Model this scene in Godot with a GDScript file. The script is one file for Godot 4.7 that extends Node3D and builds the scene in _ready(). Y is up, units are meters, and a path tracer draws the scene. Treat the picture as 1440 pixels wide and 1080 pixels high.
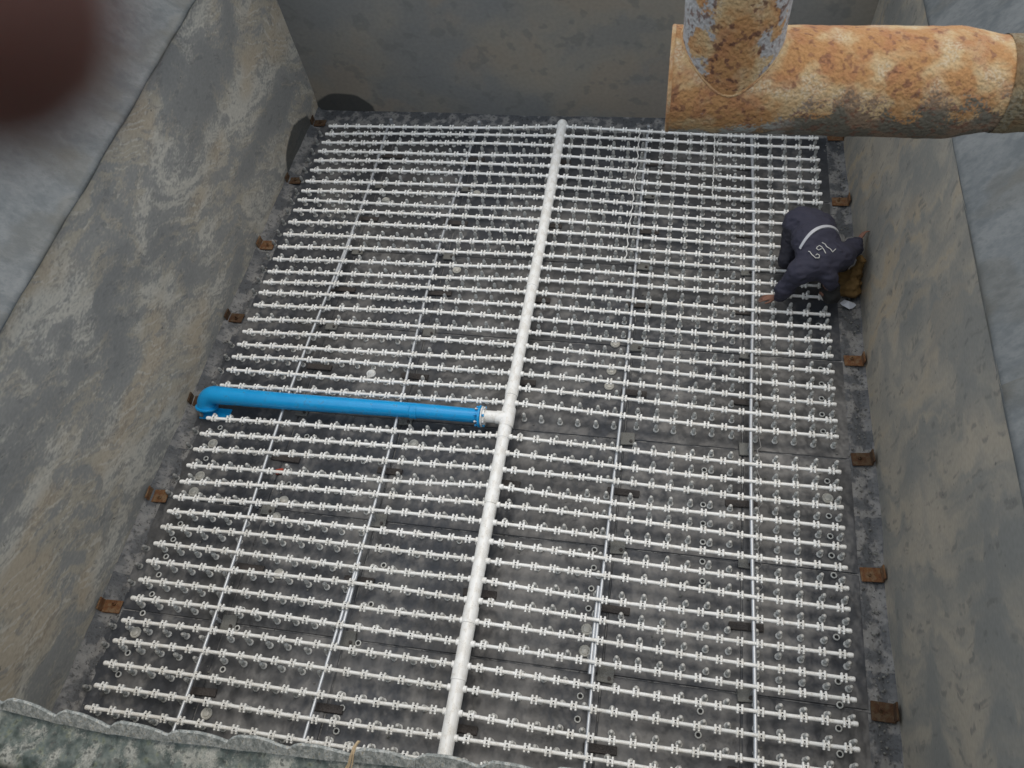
extends Node3D
# Filter tank floor with air pipework. y = 0 is the axis of the white manifold; x to the right, z towards the viewer.

const FLOOR_Y := -0.17
const PITCH := 1.0314        # filter plates
const NOZZLE := 0.1652       # nozzles on a plate
const WALL_L := -3.18
const WALL_R := 3.17
const WALL_B := -7.42
const LEDGE_Y := 2.2
const DECK_Y := 4.2
var M := {}
var rng := RandomNumberGenerator.new()
var taken := {}

# ---------------------------------------------------------------- helpers
func lin(r: float, g: float, b: float) -> Color:
	return Color(r, g, b).linear_to_srgb()

func numbered(called: String) -> String:
	var n: int = taken.get(called, 0)
	taken[called] = n + 1
	return called if n == 0 else "%s_%03d" % [called, n]

func tag(o: Node, label := "", category := "", group := "", kind := "") -> Node:
	if label != "": o.set_meta("label", label)
	if category != "": o.set_meta("category", category)
	if group != "": o.set_meta("group", group)
	if kind != "": o.set_meta("kind", kind)
	return o

func base(called: String, at := Vector3.ZERO, turn := 0.0) -> Node3D:
	var o := Node3D.new()
	o.name = numbered(called)
	add_child(o)
	o.position = at
	o.rotation.y = turn
	return o

func put(called: String, mesh: Mesh, mat: Material, parent: Node = null, at := Transform3D.IDENTITY) -> MeshInstance3D:
	var o := MeshInstance3D.new()
	o.name = called if parent else numbered(called)
	o.mesh = mesh
	if mat: o.material_override = mat
	if parent: parent.add_child(o, true)
	else: add_child(o)
	o.transform = at
	return o

func st_new() -> SurfaceTool:
	var st := SurfaceTool.new()
	st.begin(Mesh.PRIMITIVE_TRIANGLES)
	return st

func done(st: SurfaceTool) -> ArrayMesh:
	st.generate_normals()
	return st.commit()

func tri(st: SurfaceTool, a: Vector3, b: Vector3, c: Vector3) -> void:
	st.add_vertex(a); st.add_vertex(c); st.add_vertex(b)

func quad(st: SurfaceTool, a: Vector3, b: Vector3, c: Vector3, d: Vector3) -> void:
	tri(st, a, b, c); tri(st, a, c, d)

# a box with bevelled edges (44 triangles)
func bevel_box(st: SurfaceTool, c: Vector3, s: Vector3, b: float, basis := Basis.IDENTITY) -> void:
	st.set_smooth_group(-1)
	var h := s * 0.5
	var pt := func(x: int, y: int, z: int, axis: int) -> Vector3:
		var v := Vector3(x * h.x, y * h.y, z * h.z)
		for i in 3:
			if i != axis: v[i] -= sign(v[i]) * b
		return c + basis * v
	for axis in 3:
		for s1 in [-1, 1]:
			var q: Array = []
			for k in [[-1, -1], [1, -1], [1, 1], [-1, 1]]:
				var v := [0, 0, 0]
				v[axis] = s1; v[(axis + 1) % 3] = k[0]; v[(axis + 2) % 3] = k[1]
				q.append(pt.call(v[0], v[1], v[2], axis))
			if s1 > 0: quad(st, q[0], q[1], q[2], q[3])
			else: quad(st, q[3], q[2], q[1], q[0])
	for axis in 3:
		var a1 := (axis + 1) % 3
		var a2 := (axis + 2) % 3
		for s1 in [-1, 1]:
			for s2 in [-1, 1]:
				var lo := [0, 0, 0]; var hi := [0, 0, 0]
				lo[axis] = -1; hi[axis] = 1
				lo[a1] = s1; hi[a1] = s1; lo[a2] = s2; hi[a2] = s2
				var p0: Vector3 = pt.call(lo[0], lo[1], lo[2], a1)
				var p1: Vector3 = pt.call(hi[0], hi[1], hi[2], a1)
				var p2: Vector3 = pt.call(hi[0], hi[1], hi[2], a2)
				var p3: Vector3 = pt.call(lo[0], lo[1], lo[2], a2)
				if s1 * s2 > 0: quad(st, p0, p1, p2, p3)
				else: quad(st, p3, p2, p1, p0)
	for x in [-1, 1]:
		for y in [-1, 1]:
			for z in [-1, 1]:
				var a: Vector3 = pt.call(x, y, z, 0)
				var b2: Vector3 = pt.call(x, y, z, 1)
				var c2: Vector3 = pt.call(x, y, z, 2)
				if x * y * z > 0: tri(st, a, b2, c2)
				else: tri(st, a, c2, b2)

func frame_of(dir: Vector3) -> Array:
	var d := dir.normalized()
	var u := d.cross(Vector3.UP if absf(d.y) < 0.9 else Vector3.RIGHT).normalized()
	return [u, u.cross(d).normalized()]

# rings along a path with a radius each, closed at both ends if capped
func tube(st: SurfaceTool, path: Array, radii: Array, sides := 10, capped := true) -> void:
	var rings: Array = []
	for i in path.size():
		var dir: Vector3 = path[mini(i + 1, path.size() - 1)] - path[maxi(i - 1, 0)]
		var f := frame_of(dir)
		var ring: Array = []
		for k in sides:
			var a := TAU * k / sides
			ring.append(path[i] + (f[0] * cos(a) + f[1] * sin(a)) * radii[i])
		rings.append(ring)
	st.set_smooth_group(0)
	for i in rings.size() - 1:
		for k in sides:
			var k2 := (k + 1) % sides
			quad(st, rings[i][k], rings[i][k2], rings[i + 1][k2], rings[i + 1][k])
	if capped:
		st.set_smooth_group(-1)
		for e in [0, rings.size() - 1]:
			for k in sides:
				var k2 := (k + 1) % sides
				if e == 0: tri(st, path[e], rings[e][k2], rings[e][k])
				else: tri(st, path[e], rings[e][k], rings[e][k2])

# profile of (radius, height) turned round the axis dir through at; hard edges where two points in a row share a height or a radius
func lathe(st: SurfaceTool, prof: Array, sides := 12, at := Vector3.ZERO, basis := Basis.IDENTITY, smooth := false) -> void:
	for i in prof.size() - 1:
		st.set_smooth_group(0 if smooth else i + 1)
		for k in sides:
			var q: Array = []
			for e in [[i, k], [i, k + 1], [i + 1, k + 1], [i + 1, k]]:
				var p: Vector2 = prof[e[0]]
				var a: float = TAU * (e[1] % sides) / sides
				q.append(at + basis * Vector3(p.x * cos(a), p.y, p.x * sin(a)))
			if prof[i].x < 1e-6: tri(st, q[0], q[3], q[2])
			elif prof[i + 1].x < 1e-6: tri(st, q[0], q[2], q[1])
			else: quad(st, q[0], q[3], q[2], q[1])

const ALONG_X := Basis(Vector3(0, -1, 0), Vector3(1, 0, 0), Vector3(0, 0, 1))   # turns a lathe's y axis to +x
const ALONG_Z := Basis(Vector3(1, 0, 0), Vector3(0, 0, 1), Vector3(0, -1, 0))   # turns a lathe's y axis to +z

func ordinal(n: int) -> String:
	var low := ["", "first", "second", "third", "fourth", "fifth", "sixth", "seventh", "eighth", "ninth", "tenth", "eleventh", "twelfth", "thirteenth", "fourteenth", "fifteenth", "sixteenth", "seventeenth", "eighteenth", "nineteenth"]
	if n < 20: return low[n]
	var tens := {2: ["twentieth", "twenty"], 3: ["thirtieth", "thirty"], 4: ["fortieth", "forty"]}
	return tens[n / 10][0] if n % 10 == 0 else tens[n / 10][1] + "-" + low[n % 10]

# ---------------------------------------------------------------- materials
func noise_bytes(w: int, h: int, freq: float, sd: int, kind := FastNoiseLite.TYPE_SIMPLEX_SMOOTH, octaves := 4, warp := 0.0) -> PackedByteArray:
	var n := FastNoiseLite.new()
	n.seed = sd
	n.noise_type = kind
	n.frequency = freq
	n.fractal_octaves = octaves
	if warp > 0.0:
		n.domain_warp_enabled = true
		n.domain_warp_amplitude = warp
		n.domain_warp_frequency = freq * 0.7
	var im := n.get_image(w, h, false, false, true)
	im.convert(Image.FORMAT_L8)
	return im.get_data()

func noise_normal(freq: float, sd: int, strength: float, octaves := 5) -> NoiseTexture2D:
	var n := FastNoiseLite.new()
	n.seed = sd
	n.frequency = freq
	n.fractal_octaves = octaves
	var t := NoiseTexture2D.new()
	t.noise = n
	t.width = 512; t.height = 512
	t.seamless = true
	t.as_normal_map = true
	t.bump_strength = strength
	return t

func mat(color: Color, rough := 0.7, metal := 0.0, albedo: Texture2D = null, bump: Texture2D = null, bump_scale := 1.0, bump_size := 1.0) -> StandardMaterial3D:
	var m := StandardMaterial3D.new()
	m.albedo_color = color
	m.roughness = rough
	m.metallic = metal
	if albedo: m.albedo_texture = albedo
	if bump:
		m.normal_enabled = true
		m.normal_texture = bump
		m.normal_scale = bump_scale
	return m

func triplanar(m: StandardMaterial3D, per_metre: float, world := true) -> StandardMaterial3D:
	m.uv1_triplanar = true
	m.uv1_world_triplanar = world
	m.uv1_scale = Vector3.ONE * per_metre
	return m

func ss(a: float, b: float, x: float) -> float:
	return smoothstep(a, b, x)

# paints a texture from noise layers: fn(u, v, [n0, n1, ...]) gives a linear colour
func paint(w: int, h: int, layers: Array, fn: Callable) -> ImageTexture:
	var data := PackedByteArray()
	data.resize(w * h * 3)
	var vals: Array = []
	vals.resize(layers.size())
	var i := 0
	for y in h:
		for x in w:
			for k in layers.size(): vals[k] = layers[k][i] / 255.0
			var c: Color = fn.call(float(x) / w, float(y) / h, vals)
			c = c.linear_to_srgb()
			data[i * 3] = clampi(int(c.r * 255.0), 0, 255)
			data[i * 3 + 1] = clampi(int(c.g * 255.0), 0, 255)
			data[i * 3 + 2] = clampi(int(c.b * 255.0), 0, 255)
			i += 1
	return ImageTexture.create_from_image(Image.create_from_data(w, h, false, Image.FORMAT_RGB8, data))

func materials() -> void:
	var fine := noise_normal(0.03, 5, 6.0)
	var coarse := noise_normal(0.012, 9, 10.0)
	# white plastics and metals
	var d1 := noise_bytes(384, 384, 0.02, 23, FastNoiseLite.TYPE_SIMPLEX_SMOOTH, 5)
	var d2 := noise_bytes(384, 384, 0.15, 24, FastNoiseLite.TYPE_SIMPLEX_SMOOTH, 3)
	var soiled := paint(384, 384, [d1, d2], func(_u, _v, n):
		var c := Color(1, 1, 1).lerp(Color(0.9, 0.885, 0.855), ss(0.42, 0.7, n[0]))
		return c.lerp(Color(0.55, 0.5, 0.43), ss(0.6, 0.74, n[1]) * ss(0.5, 0.66, n[0]) * 0.6))
	M.pvc = triplanar(mat(lin(0.85, 0.848, 0.832), 0.4, 0.0, soiled), 1.3)
	M.pvc_dull = triplanar(mat(lin(0.77, 0.767, 0.745), 0.48, 0.0, soiled), 1.3)
	M.pvc_grey = triplanar(mat(lin(0.78, 0.785, 0.775), 0.4, 0.0, soiled), 0.9)
	M.nozzle = mat(lin(0.52, 0.52, 0.5), 0.38)
	M.nozzle_dirty = mat(lin(0.25, 0.25, 0.24), 0.7)
	M.ring = mat(lin(0.62, 0.62, 0.59), 0.5)
	M.disc = mat(lin(0.45, 0.44, 0.40), 0.35)
	M.black = mat(lin(0.015, 0.015, 0.016), 0.8)
	M.zinc = mat(lin(0.5, 0.52, 0.55), 0.45, 0.6)
	M.wire = mat(lin(0.45, 0.45, 0.45), 0.5, 0.5)
	M.dark_steel = triplanar(mat(lin(0.045, 0.038, 0.035), 0.7, 0.0, null, fine), 3.0)
	M.pad = triplanar(mat(lin(0.15, 0.15, 0.14), 0.8, 0.0, null, fine), 3.0)
	M.cable = mat(lin(0.7, 0.7, 0.68), 0.5)
	M.scrap = mat(lin(0.62, 0.65, 0.72), 0.8)
	M.rope = mat(lin(0.42, 0.32, 0.2), 0.95)
	M.bag = triplanar(mat(lin(0.16, 0.095, 0.03), 0.85, 0.0, null, coarse), 2.0)
	M.cloth_stripe = mat(lin(0.42, 0.43, 0.46), 0.5)
	M.chalk = mat(lin(0.5, 0.5, 0.48), 0.9)
	M.red = mat(lin(0.4, 0.06, 0.035), 0.7)
	# blue painted pipe: grey scuffs
	var b1 := noise_bytes(512, 512, 0.012, 21, FastNoiseLite.TYPE_SIMPLEX_SMOOTH, 5)
	var b2 := noise_bytes(512, 512, 0.06, 22)
	M.blue = mat(Color.WHITE, 0.33, 0.0, paint(512, 512, [b1, b2], func(_u, _v, n):
		var c := Color(0.003, 0.27, 0.62).lerp(Color(0.008, 0.35, 0.72), n[0])
		return c.lerp(Color(0.06, 0.2, 0.38), ss(0.66, 0.74, n[0]) * ss(0.45, 0.62, n[1]) * 0.7)))
	triplanar(M.blue, 0.8)
	# rust for the small brackets and the big pipe
	var r1 := noise_bytes(512, 512, 0.012, 31, FastNoiseLite.TYPE_SIMPLEX_SMOOTH, 5, 20.0)
	var r2 := noise_bytes(512, 512, 0.05, 32, FastNoiseLite.TYPE_SIMPLEX_SMOOTH, 3, 6.0)
	var r3 := noise_bytes(512, 512, 0.18, 33, FastNoiseLite.TYPE_SIMPLEX_SMOOTH, 3)
	var r4 := noise_bytes(512, 512, 0.018, 34, FastNoiseLite.TYPE_SIMPLEX_SMOOTH, 5, 12.0)
	var rust := func(u: float, v: float, n: Array) -> Color:
		var c := Color(0.3, 0.155, 0.06).lerp(Color(0.36, 0.25, 0.13), ss(0.34, 0.66, n[0]))
		c = c.lerp(Color(0.25, 0.1, 0.048), ss(0.4, 0.8, n[3]) * 0.5)
		c = c.lerp(Color(0.37, 0.3, 0.21), ss(0.6, 0.76, n[0]) * ss(0.4, 0.6, n[2]) * 0.7)
		c = c.lerp(Color(0.13, 0.055, 0.032), ss(0.62, 0.72, n[1]) * ss(0.44, 0.6, n[3] * 0.5 + (1.0 - n[0]) * 0.5) * 0.7)
		return c * (1.02 + 0.3 * n[2])
	M.rust = mat(Color.WHITE, 0.88, 0.0, paint(512, 512, [r1, r2, r3, r4], rust), noise_normal(0.1, 35, 5.0), 0.55)
	triplanar(M.rust, 1.1)
	M.rust_small = mat(lin(0.42, 0.36, 0.33), 0.9, 0.0, M.rust.albedo_texture, M.rust.normal_texture)
	triplanar(M.rust_small, 2.3)
	M.rust_dark = mat(lin(0.2, 0.18, 0.17), 0.9, 0.0, M.rust.albedo_texture, M.rust.normal_texture)
	triplanar(M.rust_dark, 2.3)
	# the branch: grey paint left on its two sides (u runs round the pipe, 0.25 faces the viewer)
	var branch := func(u: float, v: float, n: Array) -> Color:
		var c: Color = rust.call(u, v, n)
		var side := absf(u - 0.25) * 4.0      # 0 in front, 1 at the sides
		var g: float = side * 1.2 + (n[0] - 0.5) * 0.7 + (n[3] - 0.5) * 0.8 + (n[2] - 0.5) * 0.15
		var grey := Color(0.36, 0.355, 0.35).lerp(Color(0.27, 0.25, 0.24), n[2])
		c = c.lerp(grey, ss(0.58, 0.63, g))
		return c.lerp(Color(0.1, 0.042, 0.025), ss(0.63, 0.7, n[1]) * ss(0.35, 0.55, n[3]) * 0.75)
	M.rust_branch = mat(Color.WHITE, 0.88, 0.0, paint(512, 512, [r1, r2, r3, r4], branch), M.rust.normal_texture, 0.55)
	# the main pipe: olive-brown coating along its underside, with shade painted into its colour, grey flakes near the end (u: 0 below, 0.25 towards the viewer)
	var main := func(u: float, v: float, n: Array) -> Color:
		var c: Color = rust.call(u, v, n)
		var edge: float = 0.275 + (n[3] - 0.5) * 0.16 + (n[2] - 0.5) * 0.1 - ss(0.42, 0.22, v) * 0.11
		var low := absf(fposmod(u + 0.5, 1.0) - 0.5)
		var shaded_coat := Color(0.12, 0.105, 0.078).lerp(Color(0.19, 0.13, 0.085), ss(0.45, 0.65, n[0]))
		shaded_coat = shaded_coat.lerp(Color(0.32, 0.33, 0.31), ss(0.45, 0.25, v) * ss(0.4, 0.55, n[3]))
		shaded_coat = shaded_coat.lerp(Color(0.16, 0.05, 0.025), ss(0.62, 0.72, n[1]) * 0.5)
		return c.lerp(shaded_coat * (0.75 + 0.5 * n[2]), ss(0.012, -0.012, low - edge))
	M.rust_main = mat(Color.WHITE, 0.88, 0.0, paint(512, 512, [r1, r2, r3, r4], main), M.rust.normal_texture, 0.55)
	# concrete: filter plates
	var f1 := noise_bytes(1024, 1024, 0.0075, 41, FastNoiseLite.TYPE_SIMPLEX_SMOOTH, 5, 30.0)
	var f2 := noise_bytes(1024, 1024, 0.05, 42)
	var f3 := noise_bytes(1024, 1024, 0.004, 43, FastNoiseLite.TYPE_SIMPLEX_SMOOTH, 3)
	var f4 := noise_bytes(1024, 1024, 0.22, 44, FastNoiseLite.TYPE_SIMPLEX_SMOOTH, 2)
	M.plate = mat(Color.WHITE, 0.44, 0.0, paint(1024, 1024, [f1, f2, f3, f4], func(_u, _v, n):
		var c := Color(0.043, 0.047, 0.056).lerp(Color(0.06, 0.06, 0.062), ss(0.35, 0.7, n[2]))
		var dust := ss(0.55, 0.74, n[0] * 0.7 + n[1] * 0.4)
		c = c.lerp(Color(0.135, 0.133, 0.132), dust * 0.75)
		c = c.lerp(Color(0.026, 0.028, 0.032), ss(0.6, 0.8, 1.0 - n[0]) * ss(0.4, 0.6, n[1]) * 0.45)
		return c * (0.88 + 0.24 * n[3])), fine, 0.4)
	M.grout = mat(Color.WHITE, 0.7, 0.0, paint(512, 512, [noise_bytes(512, 512, 0.012, 45, FastNoiseLite.TYPE_SIMPLEX_SMOOTH, 5), noise_bytes(512, 512, 0.06, 46)], func(_u, _v, n):
		var c := Color(0.07, 0.073, 0.08).lerp(Color(0.2, 0.195, 0.19), ss(0.4, 0.7, n[0]))
		return c.lerp(Color(0.02, 0.02, 0.02), ss(0.66, 0.76, n[1]) * 0.8)), fine)
	triplanar(M.grout, 0.8)
	# left wall: trowelled mortar in grey and buff, brush marks running down and to the right
	var w1 := noise_bytes(1024, 512, 0.0065, 51, FastNoiseLite.TYPE_SIMPLEX_SMOOTH, 5, 60.0)
	var w2 := noise_bytes(1024, 512, 0.03, 52, FastNoiseLite.TYPE_SIMPLEX_SMOOTH, 4)
	var w3 := noise_bytes(1024, 512, 0.0035, 53, FastNoiseLite.TYPE_SIMPLEX_SMOOTH, 3, 40.0)
	var w4 := noise_bytes(1024, 512, 0.16, 54, FastNoiseLite.TYPE_SIMPLEX_SMOOTH, 2)
	var sn := FastNoiseLite.new()
	sn.seed = 55; sn.frequency = 1.0; sn.fractal_octaves = 3
	M.wall_left = mat(Color.WHITE, 0.75, 0.0, paint(1024, 512, [w1, w2, w3, w4], func(u, v, n):
		var z: float = u * 8.45
		var y: float = (1.0 - v) * 2.4
		# trowel strokes: long thin smears that sweep down towards the far corner
		var a: float = z * 0.78 + y * 1.0 + (n[2] - 0.5) * 1.6
		var b: float = -z * 0.6 + y * 0.9
		var stroke := sn.get_noise_2d(a * 1.1, b * 6.5 + (n[0] - 0.5) * 3.0) * 0.5 + 0.5
		var cloud: float = n[0] * 0.5 + n[2] * 0.5
		var mix: float = cloud * 0.9 + (stroke - 0.5) * 0.75 + (n[1] - 0.5) * 0.35 + (n[3] - 0.5) * 0.3 + 0.06
		var thin := sn.get_noise_2d(a * 1.6 + 20.0, b * 22.0 + (n[0] - 0.5) * 5.0) * 0.5 + 0.5
		var grey := Color(0.232, 0.228, 0.215).lerp(Color(0.3, 0.292, 0.272), n[1] * 0.6 + stroke * 0.4)
		var buff := Color(0.37, 0.325, 0.255).lerp(Color(0.47, 0.44, 0.38), ss(0.4, 0.7, n[0]))
		var c := grey.lerp(buff, ss(0.34, 0.68, mix) * 0.85)
		c = c.lerp(Color(0.34, 0.25, 0.15), ss(0.5, 0.74, n[2]) * ss(0.38, 0.64, n[0]) * 0.5)
		c = c.lerp(Color(0.5, 0.47, 0.41), ss(0.58, 0.7, thin) * ss(0.42, 0.6, mix) * 0.6)
		c = c.lerp(Color(0.15, 0.153, 0.153), ss(0.52, 0.74, 1.0 - cloud) * 0.45)
		c = c.lerp(Color(0.14, 0.142, 0.142), ss(0.58, 0.7, n[1]) * ss(0.42, 0.6, thin) * 0.5)
		c = c.lerp(Color(0.05, 0.05, 0.05), ss(0.84, 0.88, n[3] * 0.55 + n[1] * 0.5) * 0.7)
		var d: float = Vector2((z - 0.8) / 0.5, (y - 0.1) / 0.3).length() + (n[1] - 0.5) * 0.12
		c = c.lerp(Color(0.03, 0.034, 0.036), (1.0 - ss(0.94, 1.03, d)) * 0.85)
		return c * (1.02 + 0.24 * n[3])))
	# right wall: water-streaked
	M.wall_right = mat(Color.WHITE, 0.72, 0.0, paint(1024, 512, [w1, w2, w3, w4], func(u, v, n):
		var run := sn.get_noise_2d(u * 30.0 + (n[0] - 0.5) * 1.8 - v * 3.0, v * 1.5) * 0.5 + 0.5
		var thin := sn.get_noise_2d(u * 110.0 - v * 6.0 + n[0] * 2.0, v * 3.0 + 50.0) * 0.5 + 0.5
		var c := Color(0.235, 0.228, 0.205).lerp(Color(0.32, 0.292, 0.245), ss(0.3, 0.7, n[2] * 0.5 + run * 0.5))
		c = c.lerp(Color(0.385, 0.335, 0.265), ss(0.36, 0.7, run * 0.45 + n[0] * 0.3 + thin * 0.25) * 0.75)
		c = c.lerp(Color(0.4, 0.3, 0.185), ss(0.54, 0.78, run) * ss(0.3, 0.7, u) * 0.5)
		c = c.lerp(Color(0.195, 0.197, 0.188), ss(0.48, 0.76, 1.0 - n[0]) * 0.5)
		c = c.lerp(Color(0.15, 0.148, 0.138), ss(0.56, 0.72, thin) * ss(0.48, 0.66, n[1]) * 0.65)
		c = c.lerp(Color(0.05, 0.05, 0.05), ss(0.84, 0.88, n[3] * 0.55 + n[1] * 0.5) * 0.7)
		return c * (0.95 + 0.2 * n[3])))
	# far wall, with the two dark damp patches that meet in its left corner
	M.wall_back = mat(Color.WHITE, 0.78, 0.0, paint(1024, 512, [w1, w2, w3, w4], func(u, v, n):
		var c := Color(0.2, 0.198, 0.188).lerp(Color(0.245, 0.225, 0.19), ss(0.35, 0.65, n[2]))
		c = c.lerp(Color(0.265, 0.222, 0.175), ss(0.5, 0.76, n[0]) * 0.6)
		c = c.lerp(Color(0.17, 0.176, 0.178), ss(0.46, 0.7, 1.0 - n[0]) * 0.5)
		c = c.lerp(Color(0.13, 0.13, 0.126), ss(0.66, 0.76, n[1]) * 0.4)
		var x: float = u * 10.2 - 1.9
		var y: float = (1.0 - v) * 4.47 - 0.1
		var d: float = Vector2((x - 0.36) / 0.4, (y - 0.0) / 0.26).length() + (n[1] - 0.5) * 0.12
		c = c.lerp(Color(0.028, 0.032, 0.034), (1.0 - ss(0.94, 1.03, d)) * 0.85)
		return c * (0.92 + 0.16 * n[3])))
	# ledges above the walls: pale weathered concrete
	var l1 := noise_bytes(512, 512, 0.013, 56, FastNoiseLite.TYPE_SIMPLEX_SMOOTH, 5, 30.0)
	var l2 := noise_bytes(512, 512, 0.06, 57)
	var l3 := noise_bytes(512, 512, 0.007, 58, FastNoiseLite.TYPE_SIMPLEX_SMOOTH, 3)
	var l4 := noise_bytes(512, 512, 0.32, 59, FastNoiseLite.TYPE_SIMPLEX_SMOOTH, 2)
	M.ledge = mat(Color.WHITE, 0.6, 0.0, paint(512, 512, [l1, l2, l3, l4], func(_u, _v, n):
		var c := Color(0.098, 0.108, 0.113).lerp(Color(0.158, 0.166, 0.167), ss(0.35, 0.65, n[0] * 0.6 + n[1] * 0.4))
		c = c.lerp(Color(0.1, 0.093, 0.075), ss(0.5, 0.72, n[2]) * 0.65)
		c = c.lerp(Color(0.09, 0.1, 0.1), ss(0.74, 0.84, n[1]) * 0.6)
		return c * (0.88 + 0.24 * n[3])), coarse, 0.15)
	triplanar(M.ledge, 0.45)
	# top of the weir wall: dark green slime under patches of lime
	var g1 := noise_bytes(512, 512, 0.018, 61, FastNoiseLite.TYPE_SIMPLEX_SMOOTH, 5, 30.0)
	var g2 := noise_bytes(512, 512, 0.1, 62)
	var g3 := noise_bytes(512, 512, 0.04, 63, FastNoiseLite.TYPE_SIMPLEX_SMOOTH, 4)
	var g4 := noise_bytes(512, 512, 0.45, 64, FastNoiseLite.TYPE_SIMPLEX_SMOOTH, 2)
	M.slime = mat(Color.WHITE, 0.5, 0.0, paint(512, 512, [g1, g2, g3, g4], func(_u, _v, n):
		var c := Color(0.035, 0.05, 0.044).lerp(Color(0.09, 0.11, 0.098), ss(0.35, 0.65, n[2]))
		c = c.lerp(Color(0.16, 0.17, 0.08), ss(0.6, 0.75, n[2]) * ss(0.4, 0.6, n[1]) * 0.4)
		c = c.lerp(Color(0.34, 0.335, 0.295), ss(0.48, 0.72, n[0] * 0.7 + n[1] * 0.2 + n[3] * 0.15) * 0.85)
		c = c.lerp(Color(0.02, 0.025, 0.022), ss(0.68, 0.78, n[1]) * 0.8)
		return c * (0.8 + 0.4 * n[3])), coarse)
	triplanar(M.slime, 0.42)
	M.weir = mat(Color.WHITE, 0.55, 0.0, paint(512, 512, [noise_bytes(512, 512, 0.02, 65, FastNoiseLite.TYPE_SIMPLEX_SMOOTH, 5), noise_bytes(512, 512, 0.07, 66)], func(_u, _v, n):
		var c := Color(0.19, 0.205, 0.195).lerp(Color(0.38, 0.39, 0.375), ss(0.35, 0.65, n[0]))
		c = c.lerp(Color(0.25, 0.2, 0.1), ss(0.64, 0.74, n[1]) * ss(0.5, 0.65, n[0]) * 0.7)
		return c.lerp(Color(0.09, 0.1, 0.09), ss(0.6, 0.72, 1.0 - n[1]) * 0.7)), fine)
	triplanar(M.weir, 1.6)
	M.deck = triplanar(mat(lin(0.24, 0.24, 0.23), 0.8, 0.0, null, coarse), 0.4)
	# people
	M.body = mat(Color.WHITE, 0.85)
	M.body.vertex_color_use_as_albedo = true
	M.skin = mat(lin(0.065, 0.022, 0.014), 0.7)
	M.skin.subsurf_scatter_enabled = true
	M.skin.subsurf_scatter_strength = 0.3
	M.phone = mat(lin(0.02, 0.02, 0.022), 0.3)

# ---------------------------------------------------------------- setting
# a wall panel: grid of nu x nv over corner + u * du + v * dv, pushed along n by noise
func panel(corner: Vector3, du: Vector3, dv: Vector3, nu: int, nv: int, amp: float, sd: int, taper := 0.0) -> ArrayMesh:
	var no := FastNoiseLite.new()
	no.seed = sd
	no.frequency = 0.55
	no.fractal_octaves = 4
	var n := du.cross(dv).normalized()
	var st := st_new()
	var at := func(i: int, j: int) -> Array:
		var u := float(i) / nu
		var v := float(j) / nv
		var p := corner + du * u + dv * v * (1.0 + taper * u)
		return [p + n * no.get_noise_3d(p.x, p.y, p.z) * amp, Vector2(u, 1.0 - v)]
	for i in nu:
		for j in nv:
			var q: Array = [at.call(i, j), at.call(i + 1, j), at.call(i + 1, j + 1), at.call(i, j), at.call(i + 1, j + 1), at.call(i, j + 1)]
			for e in q:
				st.set_uv(e[1])
				st.add_vertex(e[0])
	st.generate_normals()
	st.generate_tangents()
	return st.commit()

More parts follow.
